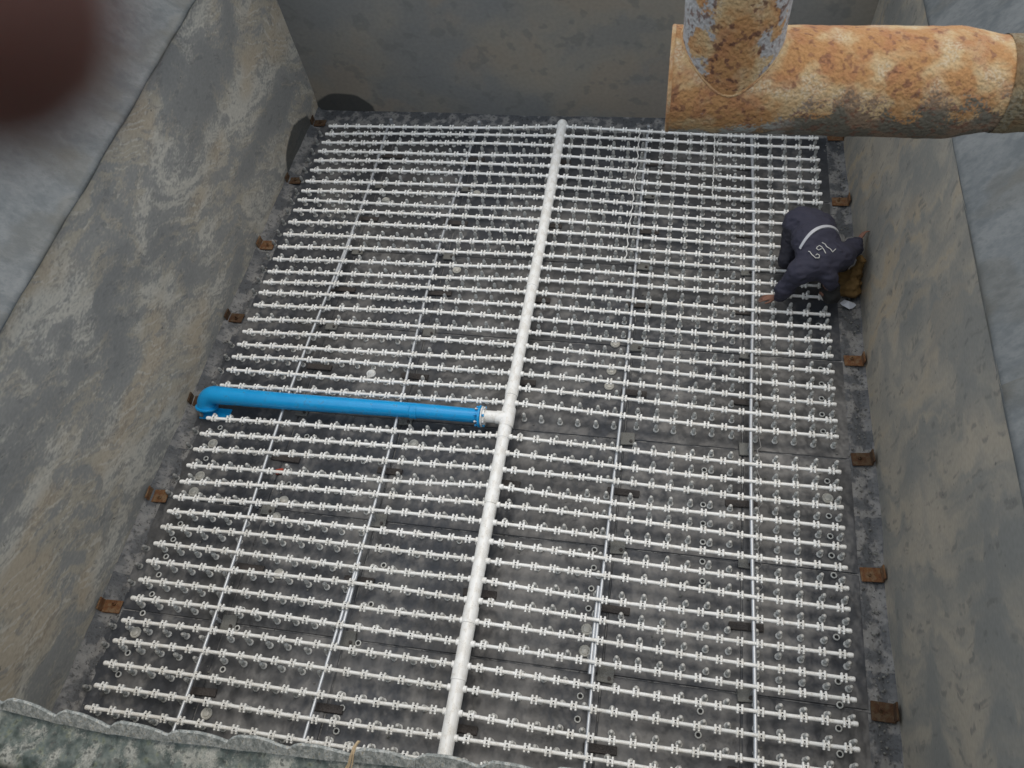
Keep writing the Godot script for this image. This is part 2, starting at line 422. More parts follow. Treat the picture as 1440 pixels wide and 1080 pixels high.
func setting() -> void:
	var top := LEDGE_Y
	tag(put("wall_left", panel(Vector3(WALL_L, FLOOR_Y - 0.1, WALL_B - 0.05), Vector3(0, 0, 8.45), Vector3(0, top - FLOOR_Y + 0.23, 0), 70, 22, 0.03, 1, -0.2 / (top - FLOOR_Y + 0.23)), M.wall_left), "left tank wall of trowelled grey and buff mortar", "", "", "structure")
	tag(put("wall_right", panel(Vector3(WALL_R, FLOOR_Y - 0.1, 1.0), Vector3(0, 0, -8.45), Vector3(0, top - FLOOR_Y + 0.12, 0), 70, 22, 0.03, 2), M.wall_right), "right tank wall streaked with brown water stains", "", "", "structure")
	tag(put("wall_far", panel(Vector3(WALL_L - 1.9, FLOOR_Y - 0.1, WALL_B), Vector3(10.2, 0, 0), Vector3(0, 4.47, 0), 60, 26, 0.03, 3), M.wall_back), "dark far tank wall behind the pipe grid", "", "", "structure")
	# the ledges: a nose that stands proud of the wall, then a slope up to the deck
	for s in [-1, 1]:
		var w: float = WALL_L if s < 0 else WALL_R
		var no := FastNoiseLite.new()
		no.seed = 70 + s
		no.frequency = 0.9
		var st := st_new()
		var prof := [Vector2(0.02, -0.012), Vector2(-0.045, -0.005), Vector2(-0.058, 0.012), Vector2(-0.056, 0.03), Vector2(-0.03, 0.052), Vector2(0.05, 0.1)]
		if s > 0: prof = [Vector2(0.03, -0.03), Vector2(0.0, -0.012), Vector2(-0.008, 0.006), Vector2(-0.004, 0.03), Vector2(0.012, 0.052), Vector2(0.05, 0.1)]
		for k in 8: prof.append(Vector2(0.05 + (k + 1) * 0.2, 0.1 + (k + 1) * 0.235))
		prof.append(Vector2(1.75, 2.0))
		var nz := 80
		for i in nz:
			for k in prof.size() - 1:
				var q: Array = []
				for e in [[i, k], [i + 1, k], [i + 1, k + 1], [i, k + 1]]:
					var z: float = WALL_B - 0.03 + 8.42 * e[0] / nz
					var p: Vector2 = prof[e[1]]
					var d := no.get_noise_2d(z * 2.0, e[1] * 0.35) * (0.009 if s < 0 else 0.003)
					q.append(Vector3(w + s * (p.x + d), top + p.y + d * 0.6 + (0.024 * (-z - 2.3) if s < 0 else 0.0), z))
				st.set_smooth_group(0)
				if s < 0: quad(st, q[0], q[3], q[2], q[1])
				else: quad(st, q[0], q[1], q[2], q[3])
		tag(put("ledge_left" if s < 0 else "ledge_right", done(st), M.ledge), "pale concrete ledge sloping up from the %s wall" % ("left" if s < 0 else "right"), "", "", "structure")
	# decks round the tank, from which the picture is taken
	for d in [["deck_left", Vector3(-7.93, DECK_Y - 0.15, -4.0), Vector3(6, 0.3, 24)], ["deck_right", Vector3(7.92, DECK_Y - 0.15, -4.0), Vector3(6, 0.3, 24)], ["deck_far", Vector3(0, DECK_Y - 0.15, WALL_B - 4.3), Vector3(9.84, 0.3, 8.54)], ["deck_near", Vector3(0, DECK_Y - 0.15, 4.5), Vector3(9.84, 0.3, 6.98)]]:
		var st := st_new()
		bevel_box(st, d[1], d[2], 0.02)
		tag(put(d[0], done(st), M.deck), "", "", "", "structure")
	tag(put("wall_near", panel(Vector3(WALL_R + 1.9, FLOOR_Y - 0.1, 1.0), Vector3(-10.2, 0, 0), Vector3(0, 4.2, 0), 40, 16, 0.02, 4), M.wall_back), "", "", "", "structure")
	var bw := st_new()  # unseen wall added behind the camera to darken the rusty pipe's underside
	bevel_box(bw, Vector3(0, 5.7, 2.9), Vector3(22, 3.1, 0.3), 0.02)
	tag(put("light_blocker_wall", done(bw), M.deck), "unseen plain wall added behind the near deck to block light", "", "", "structure")
	var gr := st_new()
	var nn := FastNoiseLite.new()
	nn.seed = 12; nn.frequency = 3.0; nn.fractal_octaves = 4
	# bed under the plates and along the walls (rises to an uneven fillet at the walls)
	var xs := [WALL_L - 0.05, WALL_L + 0.02, WALL_L + 0.05, WALL_L + 0.1, WALL_L + 0.16, -2.99, -2.97, 0.0, 2.95, 2.97, 3.01, WALL_R - 0.1, WALL_R - 0.05, WALL_R - 0.02, WALL_R + 0.05]
	var rise := [0.05, 0.045, 0.012, 0.0, 0.0, 0.0, -0.009, -0.009, -0.009, 0.0, 0.0, -0.004, -0.02, 0.0, 0.02]
	gr.set_smooth_group(0)
	var nz2 := 130
	for i in nz2:
		for k in xs.size() - 1:
			var q: Array = []
			for e in [[i, k], [i, k + 1], [i + 1, k + 1], [i + 1, k]]:
				var z: float = WALL_B - 0.05 + 8.5 * e[0] / nz2
				var x: float = xs[e[1]]
				var r: float = rise[e[1]]
				if absf(x) > 2.98:
					r += nn.get_noise_2d(x * 1.5, z) * 0.012
					x += nn.get_noise_2d(z * 0.5, x * 9.0 + 40.0) * 0.02
				if z < WALL_B + 0.24: r = maxf(r, 0.0) + nn.get_noise_2d(x, z) * 0.01
				q.append(Vector3(x, FLOOR_Y + r, z))
			quad(gr, q[0], q[3], q[2], q[1])
	tag(put("floor_bed", done(gr), M.grout), "grey mortar bed along the foot of the tank walls", "", "", "structure")

# ---------------------------------------------------------------- filter plates with their nozzles
const RINGS := [2.777, -2.788, 2.774, -2.467, 2.776, -2.288, 2.777, -2.122, 2.786, -1.957, 2.779, -1.466, 2.773, -1.138, 2.776, -0.972, 2.759, -0.809, 2.758, -0.638, 2.776, -4.457, 2.777, -3.944, 2.776, -3.779, 2.769, -3.619, 2.765, -3.451, 2.767, -3.275, 2.373, -3.671, 1.76, -2.784, 1.761, -2.456, 1.764, -2.283, 1.768, -2.119, 1.77, -1.95, 1.775, -1.786, 1.79, -0.793, 1.78, -0.627, 0.889, -2.12, 0.895, -1.947, 0.905, -1.792, 0.903, -1.616, 0.898, -1.451, 0.907, -0.779, 0.905, -0.613, -0.854, -1.77, -0.845, -1.602, -0.833, -1.431, -0.869, -1.262, -0.891, -0.941, -0.888, -0.445, -0.886, -0.278, -2.777, -1.757, -2.784, -1.607, -2.786, -1.447, -2.785, -1.281, -2.776, -1.11, -2.79, -0.944, -2.779, -0.615, -2.785, -0.443, -1.932, -0.595, -1.935, -1.079, -1.929, -0.927, -1.887, -2.749, -1.906, -2.248, -2.787, -2.418, -2.771, -2.756]
const DISCS := [-2.784, -0.782, -1.943, -0.258, -1.727, -1.419, -1.922, -1.919, -2.78, -2.582, -2.777, -2.239, -2.776, -2.076, -1.904, -2.084, -1.453, -3.505, -0.852, -2.775, 0.88, -4.07, 0.872, -3.75, 0.866, -3.577, 2.773, -2.628, 0.902, -1.283, 0.905, -1.116, -1.892, -5.868, -0.858, -6.039, -0.863, -4.891]

func nozzle_mesh(h: float) -> ArrayMesh:
	var st := st_new()
	lathe(st, [Vector2(0.026, 0), Vector2(0.026, 0.01), Vector2(0.015, 0.014), Vector2(0.015, h - 0.052), Vector2(0.019, h - 0.046), Vector2(0.0195, h - 0.03), Vector2(0.0155, h - 0.027), Vector2(0.0175, h - 0.022), Vector2(0.013, h - 0.005), Vector2(0.006, h), Vector2(0.0, h)], 9)
	return done(st)

func plates() -> void:
	var nm := [nozzle_mesh(0.1), nozzle_mesh(0.086), nozzle_mesh(0.108)]
	var rs := st_new()
	lathe(rs, [Vector2(0.024, 0), Vector2(0.0255, 0.014), Vector2(0.019, 0.018), Vector2(0.016, 0.015), Vector2(0.016, -0.004), Vector2(0, -0.004)], 10)
	var ring := done(rs)
	var ds := st_new()
	lathe(ds, [Vector2(0.045, 0), Vector2(0.047, 0.012), Vector2(0.04, 0.02), Vector2(0.03, 0.016), Vector2(0.026, 0.024), Vector2(0.012, 0.028), Vector2(0, 0.028)], 14)
	var disc := done(ds)
	var cols := ["leftmost", "second from left", "third from left", "fourth from left", "fifth from left", "rightmost"]
	for r in 7:
		var z1 := 0.072 - PITCH * r            # near edge
		var z0 := z1 - PITCH
		for j in 6:
			var x0 := 0.02 + PITCH * (j - 3)
			var x1 := x0 + PITCH
			if j == 0: x0 = -3.06
			if j == 5: x1 = 2.985
			var o := base("filter_plate", Vector3((x0 + x1) / 2, FLOOR_Y, (z0 + z1) / 2))
			tag(o, "dark concrete filter plate, %s column, %s row from the far wall" % [cols[j], ordinal(7 - r)], "", "filter plates", "structure")
			var w := (x1 - x0) / 2 - 0.005
			var d := (z1 - z0) / 2 - 0.005
			# slab with a worn chamfer; uv over the whole floor
			var st := st_new()
			var ring0: Array = []
			var lv := [[0.0, -0.06, 0.0], [0.0, -0.006, 0.0], [0.005, 0.0, 0.0]]
			var put_v := func(v: Vector3) -> void:
				st.set_uv(Vector2((o.position.x + v.x) / 7.0 + 0.5, -(o.position.z + v.z) / 8.0 + 0.05))
				st.add_vertex(v)
			st.set_smooth_group(-1)
			var tilt := rng.randf_range(-0.003, 0.003)
			for l in lv:
				var q: Array = []
				for c in [[-1, -1], [1, -1], [1, 1], [-1, 1]]: q.append(Vector3(c[0] * (w - l[0]), l[1] + tilt * c[0], c[1] * (d - l[0])))
				ring0.append(q)
			for l in 2:
				for k in 4:
					var k2 := (k + 1) % 4
					for v in [ring0[l][k], ring0[l][k2], ring0[l + 1][k2], ring0[l][k], ring0[l + 1][k2], ring0[l + 1][k]]: put_v.call(v)
			for v in [ring0[2][0], ring0[2][1], ring0[2][2], ring0[2][0], ring0[2][2], ring0[2][3]]: put_v.call(v)
			st.generate_normals()
			st.generate_tangents()
			put("slab", st.commit(), M.plate, o)
			# nozzles: six rows of six; the rightmost plates have five columns
			for k in 6:
				for i in 6:
					if j == 5 and k == 5: continue
					var x := 0.1232 + PITCH * (j - 3) + NOZZLE * k
					var z := -2.921 + PITCH * (2 - r) + NOZZLE * i
					z += [0.05 + 0.0085 * maxf(-0.6 - z, 0.0), 0.03 + 0.004 * maxf(-0.6 - z, 0.0), -0.005, -0.01, -0.02, -0.03 + 0.017 * maxf(-1.8 - z, 0.0)][j]
					if j == 0: x -= 0.02
					if r == 0 and z > -0.03: continue
					if absf(x - 0.0) < 0.09 and rng.randf() < 0.5: continue
					var dirty: bool = j == 0 and k == 0
					if dirty and (r < 5) and rng.randf() < 0.35: continue
					var at := Transform3D(Basis(Vector3.UP, rng.randf() * TAU).rotated(Vector3.RIGHT, rng.randf_range(-0.06, 0.06)), Vector3(x + rng.randf_range(-0.006, 0.006) - o.position.x, tilt * (x - o.position.x) / w - 0.002, z + rng.randf_range(-0.006, 0.006) - o.position.z))
					put("nozzle", nm[1] if dirty else nm[rng.randi() % 3], M.nozzle_dirty if dirty else M.nozzle, o, at)
			for e in [[RINGS, "socket_ring", ring, M.ring], [DISCS, "cap_disc", disc, M.disc]]:
				var a: Array = e[0]
				for i in a.size() / 2:
					var x: float = a[i * 2]
					var z: float = a[i * 2 + 1]
					if x > x0 and x <= x1 and z > z0 and z <= z1:
						var n := put(e[1], e[2], M.pvc if x == -1.453 else e[3], o, Transform3D(Basis(Vector3.UP, rng.randf() * TAU), Vector3(x - o.position.x, tilt * (x - o.position.x) / w - 0.001, z - o.position.z)))
						if e[1] == "socket_ring":
							var hs := CylinderMesh.new()
							hs.top_radius = 0.0155; hs.bottom_radius = 0.0155; hs.height = 0.004; hs.radial_segments = 10; hs.rings = 0
							put("socket_bore", hs, M.black, n, Transform3D(Basis.IDENTITY, Vector3(0, 0.006, 0)))

# ---------------------------------------------------------------- white pipework
const ZL := [16, 16, 10, -2, -1, -24, -14, -14, -8, 4, 22, 49, 63, 63, 62, 62, 57, 38, 19, 0, 11, 25, 30, 37, 16, 18, 41, 59, 47, 37, 16, -3, -21, -18, 4, 11, -8, -5, 0, 10, 24, 45]
const ZJ := [1, 1, -3, -9, -11, -12, -18, -17, -20, -19, -20, -24, -21, -22, -21, -18, -18, -28, -38, -36, -29, -24, -20, -17, -17, -12, -13, -11, -10, -10, -12, -9, -14, -15, -17, -19, -19, -14, -18, -21, -22, -16]
const ZR := [9, 9, 9, 9, 8, 12, 34, 30, 18, 19, 22, 24, 18, 22, 7, 7, 17, 14, 12, 22, 18, 19, 6, -4, -6, 3, 16, -27, 0, 5, 10, 15, 21, 26, 31, 36, 72, 62, 50, 53, 22, 32]

func clamp_mesh() -> ArrayMesh:
	# two square-shouldered bands with ears, joined by a sleeve that carries the air hole
	var st := st_new()
	for s in [-1, 1]:
		bevel_box(st, Vector3(s * 0.0172, -0.001, 0), Vector3(0.0185, 0.05, 0.047), 0.006)
		for e in [-1, 1]: bevel_box(st, Vector3(s * 0.0172, 0.005, e * 0.027), Vector3(0.0165, 0.024, 0.016), 0.0035)
	lathe(st, [Vector2(0.0, -0.0105), Vector2(0.0205, -0.0105), Vector2(0.0205, 0.0105), Vector2(0.0, 0.0105)], 10, Vector3.ZERO, ALONG_X)
	lathe(st, [Vector2(0.012, 0.015), Vector2(0.012, 0.0255), Vector2(0.0075, 0.0255), Vector2(0.0075, 0.0235)], 8)
	return done(st)

func pipework() -> void:
	var cm := clamp_mesh()
	var hole := CylinderMesh.new()
	hole.top_radius = 0.0076; hole.bottom_radius = 0.0076; hole.height = 0.003; hole.radial_segments = 8; hole.rings = 0
	var both := st_new()
	both.append_from(cm, 0, Transform3D.IDENTITY)
	var clamp_full := ArrayMesh.new()
	clamp_full.add_surface_from_arrays(Mesh.PRIMITIVE_TRIANGLES, cm.surface_get_arrays(0))
	var ha := hole.get_mesh_arrays()
	var hv: PackedVector3Array = ha[Mesh.ARRAY_VERTEX]
	for i in hv.size(): hv[i].y += 0.0228
	ha[Mesh.ARRAY_VERTEX] = hv
	clamp_full.add_surface_from_arrays(Mesh.PRIMITIVE_TRIANGLES, ha)
	clamp_full.surface_set_material(0, M.pvc)
	clamp_full.surface_set_material(1, M.black)
	var clamp_dull: ArrayMesh = clamp_full.duplicate()
	clamp_dull.surface_set_material(0, M.pvc_dull)
	# lateral pipes: five bows
	var length := 2.80
	var bows: Array = []
	var pipes: Array = []
	for b in 7:
		var bow := Vector2(rng.randf_range(-0.02, 0.02), rng.randf_range(-0.014, 0.006))
		var wob := rng.randf_range(-0.009, 0.009)
		bows.append([bow, wob])
		var path: Array = []
		var rad: Array = []
		for i in 13:
			var t := i / 12.0
			path.append(bowed(bow, wob, t, length))
			rad.append(0.0148)
		var st := st_new()
		tube(st, path, rad, 10)
		pipes.append(done(st))
	var cs := st_new()
	lathe(cs, [Vector2(0.0, -0.004), Vector2(0.0185, -0.004), Vector2(0.0192, 0.0), Vector2(0.0192, 0.026), Vector2(0.016, 0.033), Vector2(0.0, 0.033)], 10, Vector3.ZERO, ALONG_X)
	var end_cap := done(cs)
	var js := st_new()
	lathe(js, [Vector2(0.026, -0.03), Vector2(0.026, 0.018), Vector2(0.0165, 0.023)], 10, Vector3.ZERO, ALONG_X)
	var socket := done(js)
	for s in [-1, 1]:
		for i in range(42, 0, -1):
			if i == 18: continue
			var za: float = -i / 6.0 + ZJ[i - 1] * 0.001
			var zb: float = -i / 6.0 + (ZL if s < 0 else ZR)[i - 1] * 0.001
			var a := Vector3(s * 0.055, 0, za)
			var b := Vector3(s * 2.855, -0.03, zb)
			var x := (b - a).normalized()
			var z := x.cross(Vector3.UP).normalized()
			var o := base("lateral_pipe")
			o.transform = Transform3D(Basis(x, z.cross(x), z), a)
			var nth := 43 - i if i > 18 else 42 - i
			tag(o, "white lateral pipe %s of the thick manifold, %s from the far wall" % ["left" if s < 0 else "right", ordinal(nth)], "pipe", "white lateral air pipes")
			var v := rng.randi() % 7
			var dull: bool = s < 0 and i < 11 and true
			put("pipe", pipes[v], M.pvc_dull if dull else (M.pvc_grey if rng.randf() < 0.3 else M.pvc), o)
			put("socket", socket, M.pvc, o)
			put("end_cap", end_cap, M.pvc_dull if dull else M.pvc, o, Transform3D(Basis.IDENTITY, bowed(bows[v][0], bows[v][1], 1.0, length) - Vector3(0.028, 0, 0)))
			for k in 19:
				var t := (0.087 + 0.1468 * k + rng.randf_range(-0.004, 0.004)) / length
				var roll := rng.randf_range(-0.25, 0.25)
				put("clamp", clamp_dull if dull else clamp_full, null, o, Transform3D(Basis(Vector3.RIGHT, roll).scaled(Vector3.ONE * 0.94), bowed(bows[v][0], bows[v][1], t, length)))
	# the manifold
	var m := base("manifold_pipe", Vector3(0, 0, -3.0))
	tag(m, "thick white manifold pipe running down the middle of the grid", "pipe")
	var st := st_new()
	var path: Array = []
	var rad: Array = []
	for i in 30:
		var t := i / 29.0
		path.append(Vector3(sin(t * 7.0) * 0.006, sin(t * 5.0) * 0.004, -4.06 + 7.3 * t))
		rad.append(0.0555)
	tube(st, path, rad, 24)
	put("pipe", done(st), M.pvc, m)
	for z in [-2.97, -1.64, -0.34, 0.11, 0.75, 1.77, 2.2, 3.2]:
		var c := st_new()
		lathe(c, [Vector2(0.0555, -0.07), Vector2(0.0605, -0.068), Vector2(0.061, 0.0), Vector2(0.0605, 0.068), Vector2(0.0555, 0.07)], 24, Vector3.ZERO, ALONG_Z)
		put("coupling", done(c), M.pvc, m, Transform3D(Basis.IDENTITY, Vector3(sin((z + 4.06) / 7.3 * 7.0) * 0.006, sin((z + 4.06) / 7.3 * 5.0) * 0.004, z)))
	var e := st_new()
	lathe(e, [Vector2(0.0, -0.05), Vector2(0.03, -0.048), Vector2(0.052, -0.035), Vector2(0.0605, -0.015), Vector2(0.0605, 0.06), Vector2(0.0555, 0.062)], 24, Vector3.ZERO, ALONG_Z)
	put("end_cap", done(e), M.pvc, m, Transform3D(Basis.IDENTITY, Vector3(0, 0, -4.05)))
	var tee := st_new()
	lathe(tee, [Vector2(0.063, -0.1), Vector2(0.065, -0.095), Vector2(0.065, 0.095), Vector2(0.063, 0.1)], 24, Vector3.ZERO, ALONG_Z)
	lathe(tee, [Vector2(0.062, 0.0), Vector2(0.062, 0.1), Vector2(0.056, 0.105), Vector2(0.056, 0.205)], 24, Vector3.ZERO, Basis(Vector3(0, 1, 0), Vector3(-1, 0, 0), Vector3(0, 0, 1)))
	lathe(tee, [Vector2(0.0, 0.203), Vector2(0.056, 0.205), Vector2(0.085, 0.205), Vector2(0.085, 0.222), Vector2(0.0, 0.222)], 24, Vector3.ZERO, Basis(Vector3(0, 1, 0), Vector3(-1, 0, 0), Vector3(0, 0, 1)))
	put("tee", done(tee), M.pvc, m, Transform3D(Basis.IDENTITY, Vector3(0, 0, -0.04)))
	# the blue feed pipe
	var f := base("feed_pipe", Vector3(-2.93, FLOOR_Y, -2.99))
	tag(f, "bright blue steel feed pipe bending up from the left wall foot", "pipe")
	var p := st_new()
	path = []
	rad = []
	var down := Vector3(-0.1, -0.82, 0.56).normalized()
	var c1 := Vector3(0.1, 0.2, -0.01)
	var turn := 0.095
	path.append(c1 - Vector3(turn, 0, 0) + down * (turn + 0.05)); rad.append(0.09)
	for i in 11:
		var a := PI / 2 * (1.0 - i / 10.0)
		path.append(c1 + down * turn - down * turn * cos(a) - Vector3(turn, 0, 0) * sin(a)); rad.append(0.088)
	for i in 12:
		var t := (i + 1) / 12.0
		path.append(Vector3(0.1 + 2.57 * t, 0.2 - 0.027 * t, -0.01 - 0.032 * t + 0.006 * sin(t * 6.0)))
		rad.append(lerpf(0.084, 0.066, t))
	tube(p, path, rad, 22)
	put("pipe", done(p), M.blue, f)
	var w := st_new()
	lathe(w, [Vector2(0.07, -0.035), Vector2(0.0745, -0.025), Vector2(0.0745, 0.025), Vector2(0.07, 0.035)], 22, Vector3.ZERO, ALONG_X)
	put("sleeve", done(w), M.blue, f, Transform3D(Basis.IDENTITY, Vector3(2.06, 0.18, -0.036)))
	var bp := st_new()
	bevel_box(bp, Vector3(0.06, 0.009, 0.09), Vector3(0.3, 0.016, 0.13), 0.004)
	put("base_plate", done(bp), M.blue, f)
	var ef := st_new()
	var q := Quaternion(Vector3.UP, down)
	lathe(ef, [Vector2(0.0, 0.0), Vector2(0.105, 0.0), Vector2(0.107, 0.003), Vector2(0.107, 0.018), Vector2(0.0, 0.02)], 24, c1 - Vector3(turn, 0, 0) + down * (turn + 0.028), Basis(q))
	put("elbow_flange", done(ef), M.blue, f)
	var fl := st_new()
	lathe(fl, [Vector2(0.0, 0.0), Vector2(0.1, 0.0), Vector2(0.102, 0.003), Vector2(0.102, 0.02), Vector2(0.0, 0.023)], 26, Vector3.ZERO, ALONG_X)
	var fo := put("flange", done(fl), M.blue, f, Transform3D(Basis.IDENTITY, Vector3(2.668, 0.173, -0.042)))
	for k in 8:
		var a := TAU * (k + 0.5) / 8
		var b := st_new()
		lathe(b, [Vector2(0.0, -0.03), Vector2(0.012, -0.03), Vector2(0.012, -0.014), Vector2(0.006, -0.014), Vector2(0.006, 0.046), Vector2(0.012, 0.046), Vector2(0.012, 0.06), Vector2(0.0, 0.06)], 6, Vector3(0, cos(a) * 0.083, sin(a) * 0.083), ALONG_X)
		put("bolt", done(b), M.zinc if k % 2 else M.blue, fo)
	var gk := st_new()
	lathe(gk, [Vector2(0.0, 0.0), Vector2(0.096, 0.0), Vector2(0.096, 0.012), Vector2(0.0, 0.012)], 26, Vector3.ZERO, ALONG_X)
	put("gasket", done(gk), M.cable, f, Transform3D(Basis.IDENTITY, Vector3(2.694, 0.173, -0.042)))

func bowed(bow: Vector2, wob: float, t: float, length: float) -> Vector3:
	return Vector3(t * length, bow.y * sin(PI * t), bow.x * sin(PI * t) + wob * sin(TAU * t))

# ---------------------------------------------------------------- conduits, bars, pads, brackets
func ironwork() -> void:
	var names := ["far-left", "inner left", "inner right", "far-right"]
	var doubled := [[-5.25, -4.45], [-1.56, -0.88], [-1.6, -0.92], []]
	var cx := [-2.12, -1.05, 1.0, 2.15]
	var wig := [0.03, 0.03, 0.012, 0.015]
	for c in 4:
		var o := base("conduit", Vector3(cx[c], -0.045, -3.6))
		tag(o, "thin galvanized conduit under the laterals, %s of the four" % names[c], "conduit", "galvanized conduits under the laterals")
		var path: Array = []
		var rad: Array = []
		for i in 26:
			var t := i / 25.0
			path.append(Vector3(sin(t * 9.0 + c * 2.0) * wig[c], 0, -3.42 + 7.3 * t))
			rad.append(0.0165 if c == 3 else 0.0145)
		var st := st_new()
		tube(st, path, rad, 10)
		put("tube", done(st), M.zinc, o)
		if doubled[c].size():
			st = st_new()
			var a: float = doubled[c][0]
			var b: float = doubled[c][1]
			var side := -0.036 if c == 2 else 0.036
			tube(st, [Vector3(side, 0, a + 3.6), Vector3(side, 0, b + 3.6)], [0.0145, 0.0145], 10)
			put("tube", done(st), M.zinc, o)
		# feet on which the conduit stands, at the pads
		for k in 7:
			st = st_new()
			var z := -0.96 - PITCH * k + 3.6
			var t := (z + 3.42) / 7.3
			bevel_box(st, Vector3(sin(t * 9.0 + c * 2.0) * wig[c], -0.064, z), Vector3(0.03, 0.1, 0.03), 0.004)
			put("foot", done(st), M.zinc, o)
	# flat bars half way down each plate joint, square pads where the joints cross
	var jn := ["leftmost", "second-from-left", "middle", "second-from-right", "rightmost"]
	for j in 5:
		var x := 0.03 + PITCH * (j - 2)
		for k in 7:
			var z := -0.42 - 1.032 * k
			var st := st_new()
			bevel_box(st, Vector3.ZERO, Vector3(0.25 + rng.randf_range(-0.02, 0.03), 0.018, 0.062), 0.004)
			var o := put("flat_bar", done(st), M.dark_steel)
			o.position = Vector3(x + rng.randf_range(-0.02, 0.04), FLOOR_Y + 0.0115, z + rng.randf_range(-0.02, 0.02))
			o.rotation.y = rng.randf_range(-0.05, 0.05)
			tag(o, "dark flat steel bar across the %s plate joint, %s from the far wall" % [jn[j], ordinal(7 - k)], "steel bar", "flat bars across the plate joints")
			if k > 5 or j == 2: continue
			st = st_new()
			bevel_box(st, Vector3.ZERO, Vector3(0.125, 0.022, 0.125), 0.004)
			var p := base("anchor_pad", Vector3(x + 0.02, FLOOR_Y + 0.0135, 0.07 - PITCH * (k + 1)), rng.randf_range(-0.1, 0.1))
			put("plate", done(st), M.pad, p)
			var bl := st_new()
			lathe(bl, [Vector2(0.014, 0.011), Vector2(0.014, 0.026), Vector2(0.0, 0.026)], 6, Vector3(0.03, 0, 0.03))
			put("bolt", done(bl), M.dark_steel, p)
			tag(p, "grey square anchor pad on the %s plate joint, %s from the far wall" % [jn[j], ordinal(6 - k)], "anchor pad", "anchor pads on the plate joints")
	# rusty angle brackets along both walls
	for s in [-1, 1]:
		for k in 7:
			var z := 0.07 - PITCH * (k + 1)
			var w: float = WALL_L if s < 0 else WALL_R
			var iron: Material = M.rust_dark if (s < 0 and rng.randf() < 0.7) or rng.randf() < 0.3 else M.rust_small
			var big := rng.randf_range(0.9, 1.2)
			var o := base("wall_bracket", Vector3(w - s * 0.1, FLOOR_Y + 0.01, z), rng.randf_range(-0.12, 0.12))
			var st := st_new()
			bevel_box(st, Vector3(0, 0.01, 0), Vector3(0.17, 0.014, 0.115 * big), 0.004, Basis(Vector3(0, 0, 1), rng.randf_range(-0.06, 0.06)))
			put("plate", done(st), iron, o)
			st = st_new()
			bevel_box(st, Vector3(s * 0.075, 0.05, 0), Vector3(0.014, 0.09, 0.11 * big), 0.004)
			put("upright", done(st), iron, o)
			st = st_new()
			lathe(st, [Vector2(0.017, 0.017), Vector2(0.017, 0.034), Vector2(0.008, 0.034), Vector2(0.008, 0.058), Vector2(0.0, 0.058)], 6, Vector3(-s * 0.02, 0, rng.randf_range(-0.02, 0.02)))
			put("bolt", done(st), iron, o)
			tag(o, "rusty steel angle bracket at the %s wall foot, %s from the far wall" % ["left" if s < 0 else "right", ordinal(7 - k)], "bracket", "rusty brackets along the walls")

